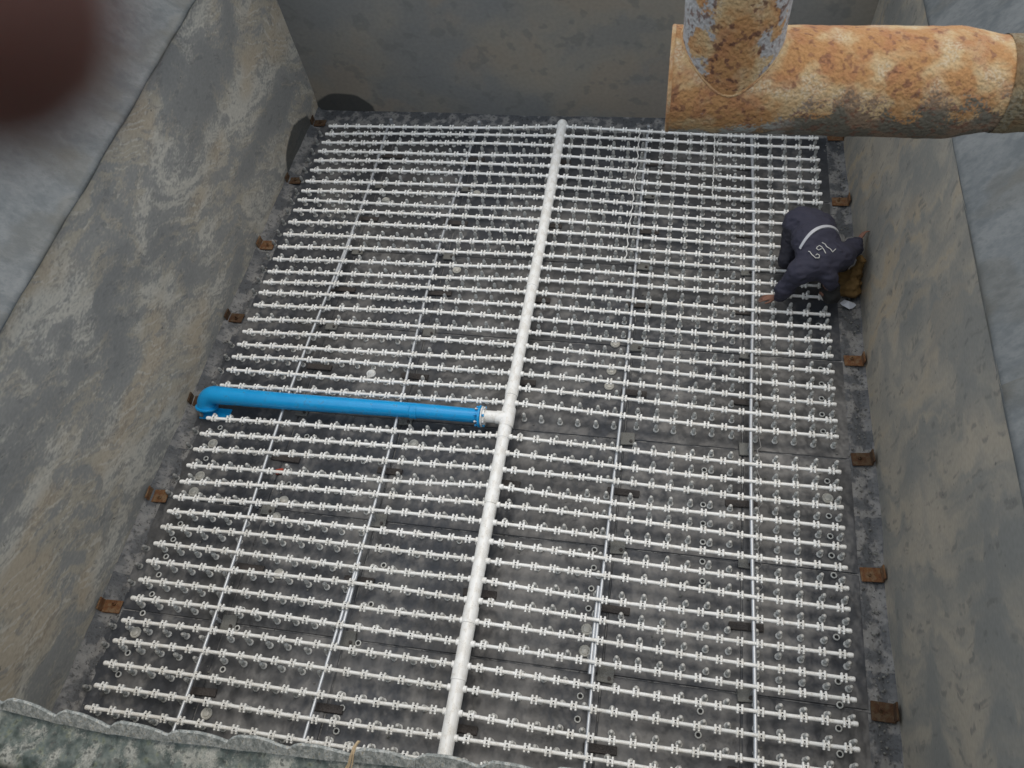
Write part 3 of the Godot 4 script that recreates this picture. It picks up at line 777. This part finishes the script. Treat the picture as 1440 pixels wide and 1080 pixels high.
func bits() -> void:
	# two thin pale cables on the laterals, a wire along the far-right conduit
	for c in [[0.905, -6.95, -4.95, "white twisted cable laid across the laterals beside the inner right conduit", 0.007], [1.735, -6.98, -5.9, "thin straight white cord laid across the farthest right laterals", 0.004]]:
		var path: Array = []
		var rad: Array = []
		var n := 90
		for i in n:
			var t := i / float(n - 1)
			path.append(Vector3(c[0] + sin(t * 95.0) * c[4] + sin(t * 4.0) * c[4], 0.026 + absf(cos(t * 60.0)) * c[4] * 0.5, lerpf(c[1], c[2], t)))
			rad.append(0.0055)
		var st := st_new()
		tube(st, path, rad, 6)
		tag(put("cable", done(st), M.cable), c[3], "cable")
	var wp: Array = []
	var wr: Array = []
	for i in 34:
		wp.append(Vector3(2.185 + (0.05 if i % 2 else 0.0) + rng.randf_range(-0.01, 0.01), -0.04 - (0.1 if i % 2 else 0.0), -4.6 + 3.0 * i / 33.0))
		wr.append(0.0022)
	var ws := st_new()
	tube(ws, wp, wr, 5)
	tag(put("tie_wire", done(ws), M.wire), "loose thin tie wire zigzagging beside the far-right conduit", "wire")
	# grit along the foot of the walls and on the plates
	var gm := st_new()
	bevel_box(gm, Vector3.ZERO, Vector3(0.016, 0.011, 0.013), 0.004)
	var mm := MultiMesh.new()
	mm.transform_format = MultiMesh.TRANSFORM_3D
	mm.mesh = done(gm)
	mm.instance_count = 700
	for i in 700:
		var near_wall := rng.randf() < 0.65
		var x: float = (WALL_R - 0.03 - absf(rng.randfn(0.0, 0.07)) if rng.randf() < 0.7 else WALL_L + 0.05 + absf(rng.randfn(0.0, 0.07))) if near_wall else rng.randf_range(-2.9, 2.9)
		var sz := rng.randf_range(0.35, 1.5)
		mm.set_instance_transform(i, Transform3D(Basis.from_euler(Vector3(rng.randf(), rng.randf() * TAU, rng.randf())).scaled(Vector3.ONE * sz), Vector3(x, FLOOR_Y + 0.003 * sz + 0.001, rng.randf_range(-7.2, 0.0))))
	var gi := MultiMeshInstance3D.new()
	gi.name = numbered("grit")
	gi.multimesh = mm
	gi.material_override = M.pad
	add_child(gi)
	tag(gi, "scattered grit and mortar crumbs along the wall feet", "grit", "", "stuff")
	# crumpled scrap beside the worker
	var st := st_new()
	st.set_smooth_group(-1)
	var pts: Array = []
	for i in 9: pts.append(Vector3(cos(TAU * i / 9) * rng.randf_range(0.045, 0.085), rng.randf_range(0.004, 0.035), sin(TAU * i / 9) * rng.randf_range(0.04, 0.07)))
	for i in 9:
		var q: Vector3 = pts[i]
		var q2: Vector3 = pts[(i + 1) % 9]
		tri(st, Vector3(0, 0.07, 0), q2, q)
		tri(st, Vector3(0, 0.002, 0), q, q2)
	var o := put("scrap_cloth", done(st), M.scrap)
	o.position = Vector3(3.06, FLOOR_Y + 0.002, -4.72)
	tag(o, "crumpled white rag on the floor below the worker", "rag")
	# small red scrap under the far-left conduit
	st = st_new()
	bevel_box(st, Vector3.ZERO, Vector3(0.075, 0.03, 0.05), 0.008)
	o = put("brick_chip", done(st), M.red)
	o.position = Vector3(-2.03, FLOOR_Y + 0.017, -2.36)
	o.rotation.y = 0.3
	tag(o, "small red chip of brick beside the far-left conduit", "brick chip")

# ---------------------------------------------------------------- weir across the near end
func weir() -> void:
	var curve := func(x: float) -> float:
		return 0.135 - 0.055 * pow(maxf(x + 1.3, 0.0), 1.15) * 0.78 - 0.05 * pow(maxf(-1.3 - x, 0.0), 1.5)
	var o := base("overflow_weir", Vector3(0, 1.9, 0.0))
	tag(o, "concrete weir wall with lime and moss stains, scalloped plate along its edge", "weir")
	var no := FastNoiseLite.new()
	no.seed = 81; no.frequency = 4.0; no.fractal_octaves = 4
	# wall: far face, top, near face
	var st := st_new()
	st.set_smooth_group(0)
	var nx := 150
	var prof := [Vector2(0.0, -2.1), Vector2(0.0, -0.02), Vector2(0.012, 0.0)]
	for k in 12: prof.append(Vector2(0.03 + 0.02 * k, 0.002))
	prof += [Vector2(0.272, -0.004), Vector2(0.284, -0.02), Vector2(0.288, -0.09), Vector2(0.30, -0.1), Vector2(0.42, -0.105), Vector2(0.425, -0.6)]
	for i in nx:
		for k in prof.size() - 1:
			var q: Array = []
			for e in [[i, k], [i + 1, k], [i + 1, k + 1], [i, k + 1]]:
				var x: float = WALL_L + 0.005 + (WALL_R - WALL_L - 0.01) * e[0] / nx
				var p: Vector2 = prof[e[1]]
				var n := no.get_noise_2d(x, p.x + p.y)
				q.append(Vector3(x, p.y + (n * 0.012 if e[1] > 1 else 0.0), curve.call(x) + 0.035 + p.x + n * 0.006))
			quad(st, q[0], q[3], q[2], q[1])
	put("wall", done(st), M.slime, o)
	# trough bed behind it
	st = st_new()
	bevel_box(st, Vector3(0, -0.55, 0.72), Vector3(WALL_R - WALL_L - 0.02, 0.1, 0.5), 0.01)
	put("trough_bed", done(st), M.slime, o)
	# scalloped plates, each .325 m pitch, leaning over the tank
	var lean := Basis(Vector3.RIGHT, -0.82)
	var outline := [Vector2(0.0, 0.024), Vector2(0.022, 0.05), Vector2(0.055, 0.072), Vector2(0.15, 0.073), Vector2(0.21, 0.06), Vector2(0.27, 0.036), Vector2(0.305, 0.024), Vector2(0.3235, 0.02)]
	for k in 19:
		var x0 := -3.15 + 0.325 * k + 0.155
		if x0 + 0.33 > WALL_R: continue
		var s := st_new()
		var dz := rng.randf_range(-0.004, 0.004)
		var th := 0.009
		var amp := rng.randf_range(0.5, 0.8)
		var tops: Array = []
		for p in outline:
			var x: float = x0 + p.x
			var z: float = curve.call(x) + dz + no.get_noise_2d(x * 3.0, 7.0) * 0.006
			var up: float = 0.02 + (p.y - 0.02) * amp
			var f0: Vector3 = Vector3(x, 0.06, z + 0.045)
			tops.append([f0 + lean * Vector3(0, -0.02, -th), f0 + lean * Vector3(0, up, -th), f0 + lean * Vector3(0, up + 0.004, 0.0), f0 + lean * Vector3(0, up - 0.004, th), f0 + lean * Vector3(0, -0.02, th)])
		s.set_smooth_group(-1)
		for i in tops.size() - 1:
			for e in 5:
				var e2 := (e + 1) % 5
				quad(s, tops[i][e], tops[i][e2], tops[i + 1][e2], tops[i + 1][e])
		for e in [0, tops.size() - 1]:
			for v in 3: tri(s, tops[e][0], tops[e][v + 1], tops[e][v + 2])
		put("weir_plate", done(s), M.weir, o)
	# frayed bit of rope tied over the plate
	var r := base("rope_end", Vector3(-0.05, 1.975, 0.12))
	tag(r, "frayed straw-coloured rope end hanging over the scalloped weir plate", "rope")
	for k in 9:
		var p: Array = []
		var rd: Array = []
		var a := rng.randf_range(-0.5, 0.5)
		for i in 6:
			var t := i / 5.0
			p.append(Vector3(a * 0.07 * t + rng.randf_range(-0.005, 0.005) - 0.03 * t, 0.035 * sin(PI * minf(t * 1.6, 1.0)) - 0.06 * t + rng.randf_range(0, 0.006), -0.07 + 0.17 * t))
			rd.append(0.0045 * (1.0 - 0.4 * t))
		var s := st_new()
		tube(s, p, rd, 5)
		put("strand", done(s), M.rope, r)

# ---------------------------------------------------------------- rusty pipe
func rusty_pipe() -> void:
	var o := base("rusty_pipe", Vector3(1.225, 4.58, -1.66))
	tag(o, "large rusty steel pipe with an upright branch reaching over the tank", "pipe")
	var no := FastNoiseLite.new()
	no.seed = 91; no.frequency = 9.0; no.fractal_octaves = 5
	var shell := func(at: Vector3, axis: Basis, prof: Array, sides: int, amp: float, uv: bool) -> ArrayMesh:
		var st := st_new()
		st.set_smooth_group(0)
		var vert := func(i: int, k: int) -> Array:
			var p: Vector2 = prof[i]
			var a := TAU * (k % sides) / sides
			var v: Vector3 = at + axis * Vector3(p.x * cos(a), p.y, p.x * sin(a))
			var n: Vector3 = axis * Vector3(cos(a), 0, sin(a))
			var h := no.get_noise_3dv(v) * amp + maxf(no.get_noise_3dv(v * 3.5 + Vector3(5, 5, 5)) - 0.25, 0.0) * amp * 1.2
			return [v + n * h, Vector2(float(k) / sides, p.y)]
		for i in prof.size() - 1:
			for k in sides:
				for e in [[i, k], [i + 1, k], [i + 1, k + 1], [i, k], [i + 1, k + 1], [i, k + 1]]:
					var q: Array = vert.call(e[0], e[1])
					st.set_uv(q[1])
					st.add_vertex(q[0])
		st.generate_normals()
		if uv: st.generate_tangents()
		return st.commit()
	var prof: Array = []
	for i in 64: prof.append(Vector2(0.16, i * 0.0128))
	for i in 14:
		var t := i / 13.0
		prof.append(Vector2(lerpf(0.16, 0.137, smoothstep(0.0, 1.0, t)), 0.82 + 0.012 * i))
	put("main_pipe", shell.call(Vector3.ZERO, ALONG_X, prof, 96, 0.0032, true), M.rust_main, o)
	var st := st_new()
	lathe(st, [Vector2(0.0, 0.0), Vector2(0.158, 0.0), Vector2(0.162, 0.003), Vector2(0.162, 0.012), Vector2(0.15, 0.014)], 48, Vector3(-0.004, 0, 0), ALONG_X)
	put("end_plate", done(st), M.rust, o)
	# a narrower, duller pipe goes on to the right
	prof = []
	for i in 90: prof.append(Vector2(0.136 + (0.004 if i < 2 else 0.0), 0.965 + i * 0.04))
	put("outlet_pipe", shell.call(Vector3.ZERO, ALONG_X, prof, 48, 0.004, false), M.rust_dull, o)
	# upright branch
	prof = []
	for i in 60: prof.append(Vector2(0.15, 0.0 + i * 0.0135))
	put("branch_pipe", shell.call(Vector3(0.178, 0, 0.0), Basis.IDENTITY, prof, 80, 0.0025, true), M.rust_branch, o)
	# weld bead round the joint of branch and main pipe
	var path: Array = []
	var rad: Array = []
	for i in 61:
		var a := TAU * i / 60
		var x := 0.151 * cos(a)
		var z := 0.151 * sin(a)
		path.append(Vector3(0.178 + x, sqrt(maxf(0.1605 * 0.1605 - z * z, 0.0)), z))
		rad.append(0.0035 + no.get_noise_1d(i * 9.0) * 0.003)
	st = st_new()
	tube(st, path, rad, 7, false)
	put("weld", done(st), M.rust, o)

# ---------------------------------------------------------------- people
var bones: Array = []     # [a, b, radius a, radius b, blend, colour]

func bone(a: Vector3, b: Vector3, ra: float, rb: float, k: float, c: Color) -> void:
	bones.append([a, b, ra, rb, k, c])

func sdf(p: Vector3) -> float:
	var f := 1.0
	for q in bones:
		var ab: Vector3 = q[1] - q[0]
		var t := clampf((p - q[0]).dot(ab) / maxf(ab.length_squared(), 1e-9), 0.0, 1.0)
		var d: float = p.distance_to(q[0] + ab * t) - lerpf(q[2], q[3], t)
		var k: float = q[4]
		var h := maxf(k - absf(f - d), 0.0) / k
		f = minf(f, d) - h * h * k * 0.25
	return f

# surface nets over the bones, added to st with a colour for each vertex
func nets(st: SurfaceTool, cell: float, noise_amp := 0.0) -> void:
	var lo := Vector3.INF
	var hi := -Vector3.INF
	for q in bones:
		for e in 2:
			var r: float = q[2 + e]
			lo = lo.min(q[e] - Vector3.ONE * r)
			hi = hi.max(q[e] + Vector3.ONE * r)
	lo -= Vector3.ONE * cell * 3
	hi += Vector3.ONE * cell * 3
	var n := Vector3i(((hi - lo) / cell).ceil()) + Vector3i.ONE
	var total := n.x * n.y * n.z
	var f := PackedFloat32Array(); f.resize(total); f.fill(0.3)
	var near := PackedFloat32Array(); near.resize(total); near.fill(9.0)
	var who := PackedInt32Array(); who.resize(total)
	for bi in bones.size():
		var q: Array = bones[bi]
		var a: Vector3 = q[0]
		var ab: Vector3 = q[1] - a
		var l2 := maxf(ab.length_squared(), 1e-9)
		var k: float = q[4]
		var reach := maxf(q[2], q[3]) + k + cell * 2.5
		var b0 := Vector3i(((a.min(q[1]) - Vector3.ONE * reach - lo) / cell).floor()).clamp(Vector3i.ZERO, n - Vector3i.ONE)
		var b1 := Vector3i(((a.max(q[1]) + Vector3.ONE * reach - lo) / cell).ceil()).clamp(Vector3i.ZERO, n - Vector3i.ONE)
		for x in range(b0.x, b1.x + 1):
			for y in range(b0.y, b1.y + 1):
				var i := (x * n.y + y) * n.z + b0.z
				for z in range(b0.z, b1.z + 1):
					var p := lo + Vector3(x, y, z) * cell
					var t := clampf((p - a).dot(ab) / l2, 0.0, 1.0)
					var d := p.distance_to(a + ab * t) - lerpf(q[2], q[3], t)
					var g := f[i]
					var h := maxf(k - absf(g - d), 0.0) / k
					f[i] = minf(g, d) - h * h * k * 0.25
					if d < near[i]:
						near[i] = d
						who[i] = bi
					i += 1
	if noise_amp > 0.0:
		var no := FastNoiseLite.new()
		no.seed = 7; no.frequency = 7.0; no.fractal_octaves = 3
		for i in total:
			if absf(f[i]) < cell * 4:
				var z := i % n.z
				var y := (i / n.z) % n.y
				var x := i / (n.z * n.y)
				f[i] += no.get_noise_3d((lo.x + x * cell) * 1.0, (lo.y + y * cell) * 2.2, (lo.z + z * cell) * 2.2) * noise_amp
	var vert := PackedVector3Array()
	var col := PackedColorArray()
	var index := PackedInt32Array(); index.resize(total); index.fill(-1)
	var step := [n.y * n.z, n.z, 1]
	for x in n.x - 1:
		for y in n.y - 1:
			for z in n.z - 1:
				var i := (x * n.y + y) * n.z + z
				var sg := 0
				for c in 8:
					if f[i + (c & 1) * step[0] + ((c >> 1) & 1) * step[1] + (c >> 2)] < 0.0: sg |= 1 << c
				if sg == 0 or sg == 255: continue
				var sum := Vector3.ZERO
				var cnt := 0
				for c in 8:
					for ax in 3:
						if c & (1 << ax): continue
						var c2 := c | (1 << ax)
						if ((sg >> c) & 1) == ((sg >> c2) & 1): continue
						var fa := f[i + (c & 1) * step[0] + ((c >> 1) & 1) * step[1] + (c >> 2)]
						var fb := f[i + (c2 & 1) * step[0] + ((c2 >> 1) & 1) * step[1] + (c2 >> 2)]
						var e := Vector3(c & 1, (c >> 1) & 1, c >> 2)
						e[ax] += fa / (fa - fb)
						sum += e
						cnt += 1
				index[i] = vert.size()
				vert.append(lo + (Vector3(x, y, z) + sum / cnt) * cell)
				col.append(bones[who[i]][5])
	st.set_smooth_group(0)
	for x in range(1, n.x - 1):
		for y in range(1, n.y - 1):
			for z in range(1, n.z - 1):
				var i := (x * n.y + y) * n.z + z
				for ax in 3:
					var inside := f[i] < 0.0
					if inside == (f[i + step[ax]] < 0.0): continue
					var s1: int = step[(ax + 1) % 3]
					var s2: int = step[(ax + 2) % 3]
					var v := [index[i], index[i - s1], index[i - s1 - s2], index[i - s2]]
					if v.min() < 0: continue
					var order := [0, 1, 2, 0, 2, 3] if not inside else [0, 2, 1, 0, 3, 2]
					for k in order:
						st.set_color(col[v[k]])
						st.add_vertex(vert[v[k]])

# five fingers on a palm; basis x = across towards the thumb, y = out of the back of the hand, z = towards the fingers
func hand_bones(wrist: Vector3, basis: Basis, curl: Array, c: Color, size := 1.0) -> void:
	var at := func(x: float, y: float, z: float) -> Vector3: return wrist + basis * (Vector3(x, y, z) * size)
	for e in [-0.026, -0.008, 0.010, 0.027]: bone(at.call(e * 0.6, 0, 0.01), at.call(e, 0, 0.078), 0.016 * size, 0.0125 * size, 0.012 * size, c)
	bone(at.call(0, 0, -0.03), at.call(0, 0, 0.02), 0.024 * size, 0.022 * size, 0.015 * size, c)
	var lens := [[0.032, 0.022, 0.018], [0.041, 0.027, 0.021], [0.046, 0.030, 0.022], [0.042, 0.026, 0.021]]
	for fi in 4:
		var p := Vector3([-0.029, -0.0095, 0.0105, 0.03][fi], 0.002, 0.082)
		var ang := 0.0
		for s in 3:
			ang += curl[fi] * [0.7, 1.0, 0.8][s]
			var d: Vector3 = Vector3([-0.1, -0.03, 0.03, 0.1][fi] * cos(ang), -sin(ang), cos(ang)).normalized() * lens[fi][s]
			var r: float = [0.0095, 0.0085, 0.0075][s] - (0.001 if fi == 0 else 0.0)
			bone(at.call(p.x, p.y, p.z), at.call(p.x + d.x, p.y + d.y, p.z + d.z), r * size, (r - 0.0008) * size, 0.003 * size, c)
			p += d
	bone(at.call(0.02, -0.006, 0.012), at.call(0.046, -0.014, 0.045), 0.0145 * size, 0.012 * size, 0.008 * size, c)
	bone(at.call(0.046, -0.014, 0.045), at.call(0.056, -0.02, 0.078), 0.0105 * size, 0.0095 * size, 0.003 * size, c)
	bone(at.call(0.056, -0.02, 0.078), at.call(0.057, -0.026, 0.103), 0.0095 * size, 0.008 * size, 0.003 * size, c)

func worker() -> void:
	var navy := Color(0.028, 0.031, 0.05)
	var trouser := Color(0.012, 0.014, 0.02)
	var skin := Color(0.2, 0.1, 0.07)
	var hair := Color(0.008, 0.008, 0.008)
	var shoe := Color(0.03, 0.03, 0.03)
	var o := base("person", Vector3(2.65, FLOOR_Y, -5.1))
	tag(o, "worker in navy jacket numbered 769, bent double by the right wall, hand on floor", "person")
	var org := Vector3(2.65, FLOOR_Y, -5.1)
	bones = []
	var hips := Vector3(2.59, 0.42, -5.17)
	var mid := Vector3(2.63, 0.49, -4.95)
	var chest := Vector3(2.69, 0.46, -4.72)
	var neck := Vector3(2.76, 0.38, -4.60)
	var sl := Vector3(2.50, 0.40, -4.61)
	var sr := Vector3(2.88, 0.43, -4.80)
	bone(hips + Vector3(-0.07, 0, -0.03), hips + Vector3(0.1, 0, 0.02), 0.15, 0.15, 0.06, navy)
	bone(hips, mid, 0.155, 0.15, 0.09, navy)
	bone(mid + Vector3(-0.07, -0.01, 0.03), chest + Vector3(-0.07, -0.02, 0.04), 0.13, 0.125, 0.08, navy)
	bone(mid + Vector3(0.08, -0.01, -0.04), chest + Vector3(0.08, -0.01, -0.04), 0.13, 0.125, 0.08, navy)
	bone(sl, sr, 0.1, 0.1, 0.09, navy)
	bone(chest, neck, 0.1, 0.07, 0.06, navy)
	bone(neck, neck + Vector3(0.03, -0.06, 0.02), 0.075, 0.07, 0.03, navy)
	# arms
	var el := Vector3(2.40, 0.19, -4.57)
	var wl := Vector3(2.39, 0.055, -4.60)
	bone(sl, el, 0.092, 0.075, 0.06, navy)
	bone(el, wl, 0.074, 0.055, 0.04, navy)
	var er := Vector3(3.0, 0.36, -4.98)
	var wr := Vector3(3.05, 0.31, -5.09)
	bone(sr, er, 0.098, 0.085, 0.06, navy)
	bone(er, wr, 0.08, 0.06, 0.04, navy)
	# legs
	var kl := Vector3(2.43, 0.2, -4.92)
	var kr := Vector3(2.93, 0.2, -4.93)
	var al := Vector3(2.50, -0.07, -5.25)
	var ar := Vector3(3.03, -0.08, -5.27)
	bone(hips + Vector3(-0.1, -0.02, 0), kl, 0.115, 0.075, 0.05, trouser)
	bone(hips + Vector3(0.12, -0.02, 0), kr, 0.115, 0.075, 0.05, trouser)
	bone(kl, al, 0.07, 0.05, 0.03, trouser)
	bone(kr, ar, 0.07, 0.05, 0.03, trouser)
	bone(al + Vector3(-0.04, -0.06, 0), al + Vector3(0.16, -0.064, 0), 0.038, 0.034, 0.02, shoe)
	bone(ar + Vector3(0, -0.052, -0.04), ar + Vector3(0.02, -0.056, 0.16), 0.038, 0.034, 0.02, shoe)
	# head, bowed to the floor
	var head := Vector3(2.81, 0.2, -4.60)
	bone(neck, head, 0.055, 0.06, 0.03, skin)
	bone(head + Vector3(0, 0.01, -0.01), head + Vector3(0.025, -0.045, 0.045), 0.085, 0.078, 0.02, hair)
	bone(head + Vector3(0.0, -0.06, -0.02), head + Vector3(0.01, -0.1, 0.0), 0.062, 0.05, 0.03, skin)
	bone(head + Vector3(0.02, -0.125, 0.02), head + Vector3(0.025, -0.13, 0.03), 0.013, 0.01, 0.015, skin)
	bone(head + Vector3(0.085, -0.03, 0.0), head + Vector3(0.08, -0.05, -0.02), 0.014, 0.01, 0.008, skin)
	bone(head + Vector3(-0.075, -0.03, 0.04), head + Vector3(-0.075, -0.05, 0.02), 0.014, 0.01, 0.008, skin)
	for i in bones.size():
		bones[i][0] -= org
		bones[i][1] -= org
	var st := st_new()
	nets(st, 0.013, 0.017)
	var body_bones := bones
	# hands
	bones = []
	var zl := Vector3(-0.93, -0.28, -0.05).normalized()
	var yl := (Vector3.UP - zl * zl.y).normalized()
	hand_bones(wl - org + zl * 0.045, Basis(yl.cross(zl), yl, zl), [0.25, 0.2, 0.18, 0.18], skin, 0.88)
	nets(st, 0.005)
	bones = []
	var zr := Vector3(0.35, 0.1, -0.6).normalized()
	var yr := Vector3(-0.85, 0.5, 0.0)
	yr = (yr - zr * zr.dot(yr)).normalized()
	hand_bones(wr - org + zr * 0.045, Basis(yr.cross(zr), yr, zr), [0.3, 0.3, 0.3, 0.3], skin, 0.88)
	nets(st, 0.005)
	st.generate_normals()
	put("body", st.commit(), M.body, o)
	bones = body_bones
	# reflective stripe and chalked number, laid on the cloth
	var drop := func(x: float, z: float) -> Vector3:
		var y := 1.0
		for i in 40:
			var d := sdf(Vector3(x, y, z))
			y -= maxf(d, 0.0) * 0.9
			if d < 0.0005: break
		return Vector3(x, y, z)
	var right := Vector3(0.86, 0, -0.5).normalized()     # along the shoulders
	var head_way := Vector3(0.5, 0, 0.86).normalized()   # from hips to head
	var c0 := Vector3(2.64, 0, -4.93) - org
	var rib := st_new()
	var prev: Array = []
	for i in 31:
		var u := lerpf(-0.215, 0.19, i / 30.0)
		var row: Array = []
		for e in [-0.014, 0.014]:
			var q: Vector3 = c0 + right * u + head_way * (e + u * u * 1.3)
			row.append(drop.call(q.x, q.z) + Vector3(0, 0.014, 0))
		row.append(row[1] - Vector3(0, 0.026, 0))
		row.append(row[0] - Vector3(0, 0.026, 0))
		if i > 0:
			rib.set_smooth_group(-1)
			for e in 4: quad(rib, prev[e], row[e], row[(e + 1) % 4], prev[(e + 1) % 4])
		prev = row
	put("reflective_stripe", done(rib), M.cloth_stripe, o)
	var glyphs := [
		[0.0, [Vector2(0.0, 0.95), Vector2(0.06, 0.85), Vector2(0.04, 0.5), Vector2(0.12, 0.12), Vector2(0.34, 0.0), Vector2(0.5, 0.16), Vector2(0.4, 0.36), Vector2(0.2, 0.3)]],
		[0.62, [Vector2(0.0, 0.82), Vector2(0.12, 0.92), Vector2(0.36, 0.95), Vector2(0.44, 0.75), Vector2(0.42, 0.4), Vector2(0.36, 0.0)]],
		[0.62, [Vector2(0.0, 0.82), Vector2(0.06, 0.6), Vector2(0.42, 0.62)]],
		[1.28, [Vector2(0.0, 1.1), Vector2(0.16, 0.85), Vector2(0.12, 0.62), Vector2(0.26, 0.3), Vector2(0.28, 0.0), Vector2(0.8, 0.2)]]]
	for g in glyphs:
		var path: Array = []
		var rad: Array = []
		var pts: Array = g[1]
		for i in pts.size() - 1:
			for s in 4:
				var q2: Vector2 = pts[i].lerp(pts[i + 1], s / 4.0)
				var w: Vector3 = Vector3(2.58, 0, -4.66) - org + right * ((g[0] + q2.x) * 0.112) - head_way * (q2.y * 0.115) + head_way * 0.05
				path.append(drop.call(w.x, w.z) + Vector3(0, 0.011, 0))
				rad.append(0.0042)
		var s2 := st_new()
		tube(s2, path, rad, 5)
		put("back_number", done(s2), M.chalk, o)
	# slumped bag between the worker and the wall
	bones = []
	var bc := Color.WHITE
	bone(Vector3(-0.02, 0.09, -0.05), Vector3(0.0, 0.1, 0.06), 0.09, 0.085, 0.05, bc)
	bone(Vector3(0.01, 0.12, 0.0), Vector3(0.03, 0.27, -0.02), 0.085, 0.05, 0.06, bc)
	bone(Vector3(-0.03, 0.08, 0.08), Vector3(0.02, 0.08, 0.1), 0.07, 0.06, 0.05, bc)
	bone(Vector3(0.03, 0.3, -0.02), Vector3(0.04, 0.36, -0.04), 0.03, 0.045, 0.03, bc)
	var bs := st_new()
	nets(bs, 0.012, 0.03)
	bs.generate_normals()
	var bag := put("work_bag", bs.commit(), M.bag)
	bag.position = Vector3(3.07, FLOOR_Y + 0.008, -4.93)
	tag(bag, "mustard-brown sack slumped against the right wall beside the worker", "sack")

# the photographer's own finger, held in front of a corner of the lens
func photographer(cam: Camera3D, focal_px: float) -> void:
	var o := base("hand", cam.position)
	tag(o, "photographer's blurred dark fingertip intruding at the top left corner", "hand")
	var b := cam.global_basis
	var dist := 0.036
	var tip := b * Vector3((-50.0 - 720.0) / focal_px * dist, (540.0 - 12.0) / focal_px * dist, -dist)
	var c := Color(0.36, 0.17, 0.11)
	bones = []
	var out := (b * Vector3(-0.62, 0.78, 0.12)).normalized()
	var back := (b * Vector3(0, 0, -1)).normalized()
	var j1 := tip + out * 0.026
	var j2 := j1 + (out + back * 0.15).normalized() * 0.028
	var j3 := j2 + (out - back * 0.5).normalized() * 0.044
	bone(tip, j1, 0.0069, 0.0084, 0.003, c)
	bone(j1, j2, 0.0088, 0.0094, 0.003, c)
	bone(j2, j3, 0.0095, 0.0105, 0.003, c)
	var zf := (j2 - j3).normalized()
	var xf := zf.cross(back).normalized()
	var wrist := j3 - zf * 0.08 + xf * 0.02
	for k in 4: bone(wrist + xf * (0.012 - k * 0.012), j3 + xf * (-0.021 * k), 0.016, 0.0125, 0.012, c)
	for k in 3:
		var p := j3 - xf * 0.021 * (k + 1)
		var ang := 0.0
		for s in 3:
			ang += 0.75
			var q: Vector3 = p + (zf * cos(ang) - back * sin(ang) * 1.0) * [0.04, 0.026, 0.02][s]
			bone(p, q, 0.0095, 0.0085, 0.003, c)
			p = q
	bone(wrist + xf * 0.02, wrist + xf * 0.045 + zf * 0.035 - back * 0.015, 0.0145, 0.012, 0.008, c)
	bone(wrist + xf * 0.045 + zf * 0.035 - back * 0.015, wrist + xf * 0.05 + zf * 0.068 - back * 0.022, 0.0105, 0.0085, 0.003, c)
	bone(wrist, wrist - zf * 0.06, 0.026, 0.03, 0.02, c)
	var st := st_new()
	nets(st, 0.0026)
	st.generate_normals()
	put("finger_and_palm", st.commit(), M.skin, o)
	# phone added out of view, its lens in the upper left corner; it keeps the sky off the fingertip
	st = st_new()
	bevel_box(st, b * Vector3(0.055, -0.02, 0.012), Vector3(0.158, 0.076, 0.008), 0.003, b)
	var ph := put("phone", done(st), M.phone)
	ph.position = cam.position
	tag(ph, "unseen black phone added behind the lens to shade the fingertip", "phone")

# ----------------------------------------------------------------
func _ready() -> void:
	rng.seed = 20240611
	# camera: solved from the grid of laterals and nozzles
	var f_px := 1143.1
	var cam := Camera3D.new()
	cam.name = "camera"
	cam.position = Vector3(1.2374, 6.2457, 0.6175)
	cam.basis = Basis(Vector3(0.98297, -0.09673, -0.15624), Vector3(-0.07779, 0.55127, -0.83069), Vector3(0.16648, 0.82870, 0.53436)).orthonormalized()
	cam.fov = rad_to_deg(2.0 * atan(540.0 / f_px))
	cam.near = 0.005
	cam.far = 200.0
	var at := CameraAttributesPhysical.new()
	at.frustum_focal_length = 12.0 / (540.0 / f_px)
	at.frustum_focus_distance = 7.5
	at.frustum_near = 0.005
	at.frustum_far = 200.0
	at.exposure_aperture = 6.0
	cam.attributes = at
	add_child(cam)
	cam.current = true
	# overcast sky
	var env := Environment.new()
	env.background_mode = Environment.BG_SKY
	var sky := Sky.new()
	var sm := ProceduralSkyMaterial.new()
	sm.sky_top_color = Color(0.85, 0.885, 0.925)
	sm.sky_horizon_color = Color(0.79, 0.825, 0.865)
	sm.sky_curve = 0.2
	sm.ground_horizon_color = Color(0.5, 0.5, 0.49)
	sm.ground_bottom_color = Color(0.35, 0.35, 0.34)
	sm.sun_angle_max = 0.0
	sky.sky_material = sm
	env.sky = sky
	env.tonemap_mode = Environment.TONE_MAPPER_LINEAR
	env.tonemap_exposure = 1.85
	env.sdfgi_enabled = true
	env.ssao_enabled = true
	env.ssil_enabled = true
	var we := WorldEnvironment.new()
	we.name = "world_environment"
	we.environment = env
	add_child(we)
	var sun := DirectionalLight3D.new()
	sun.name = "sun"
	sun.light_energy = 0.25
	sun.light_angular_distance = 30.0
	sun.light_color = Color(1.0, 0.97, 0.93)
	sun.shadow_enabled = true
	sun.rotation_degrees = Vector3(-76, 160, 0)
	add_child(sun)

	materials()
	M.rust_dull = mat(lin(0.42, 0.47, 0.5), 0.9, 0.0, M.rust.albedo_texture, M.rust.normal_texture)
	triplanar(M.rust_dull, 0.9)
	setting()
	plates()
	pipework()
	ironwork()
	weir()
	rusty_pipe()
	bits()
	worker()
	photographer(cam, f_px)
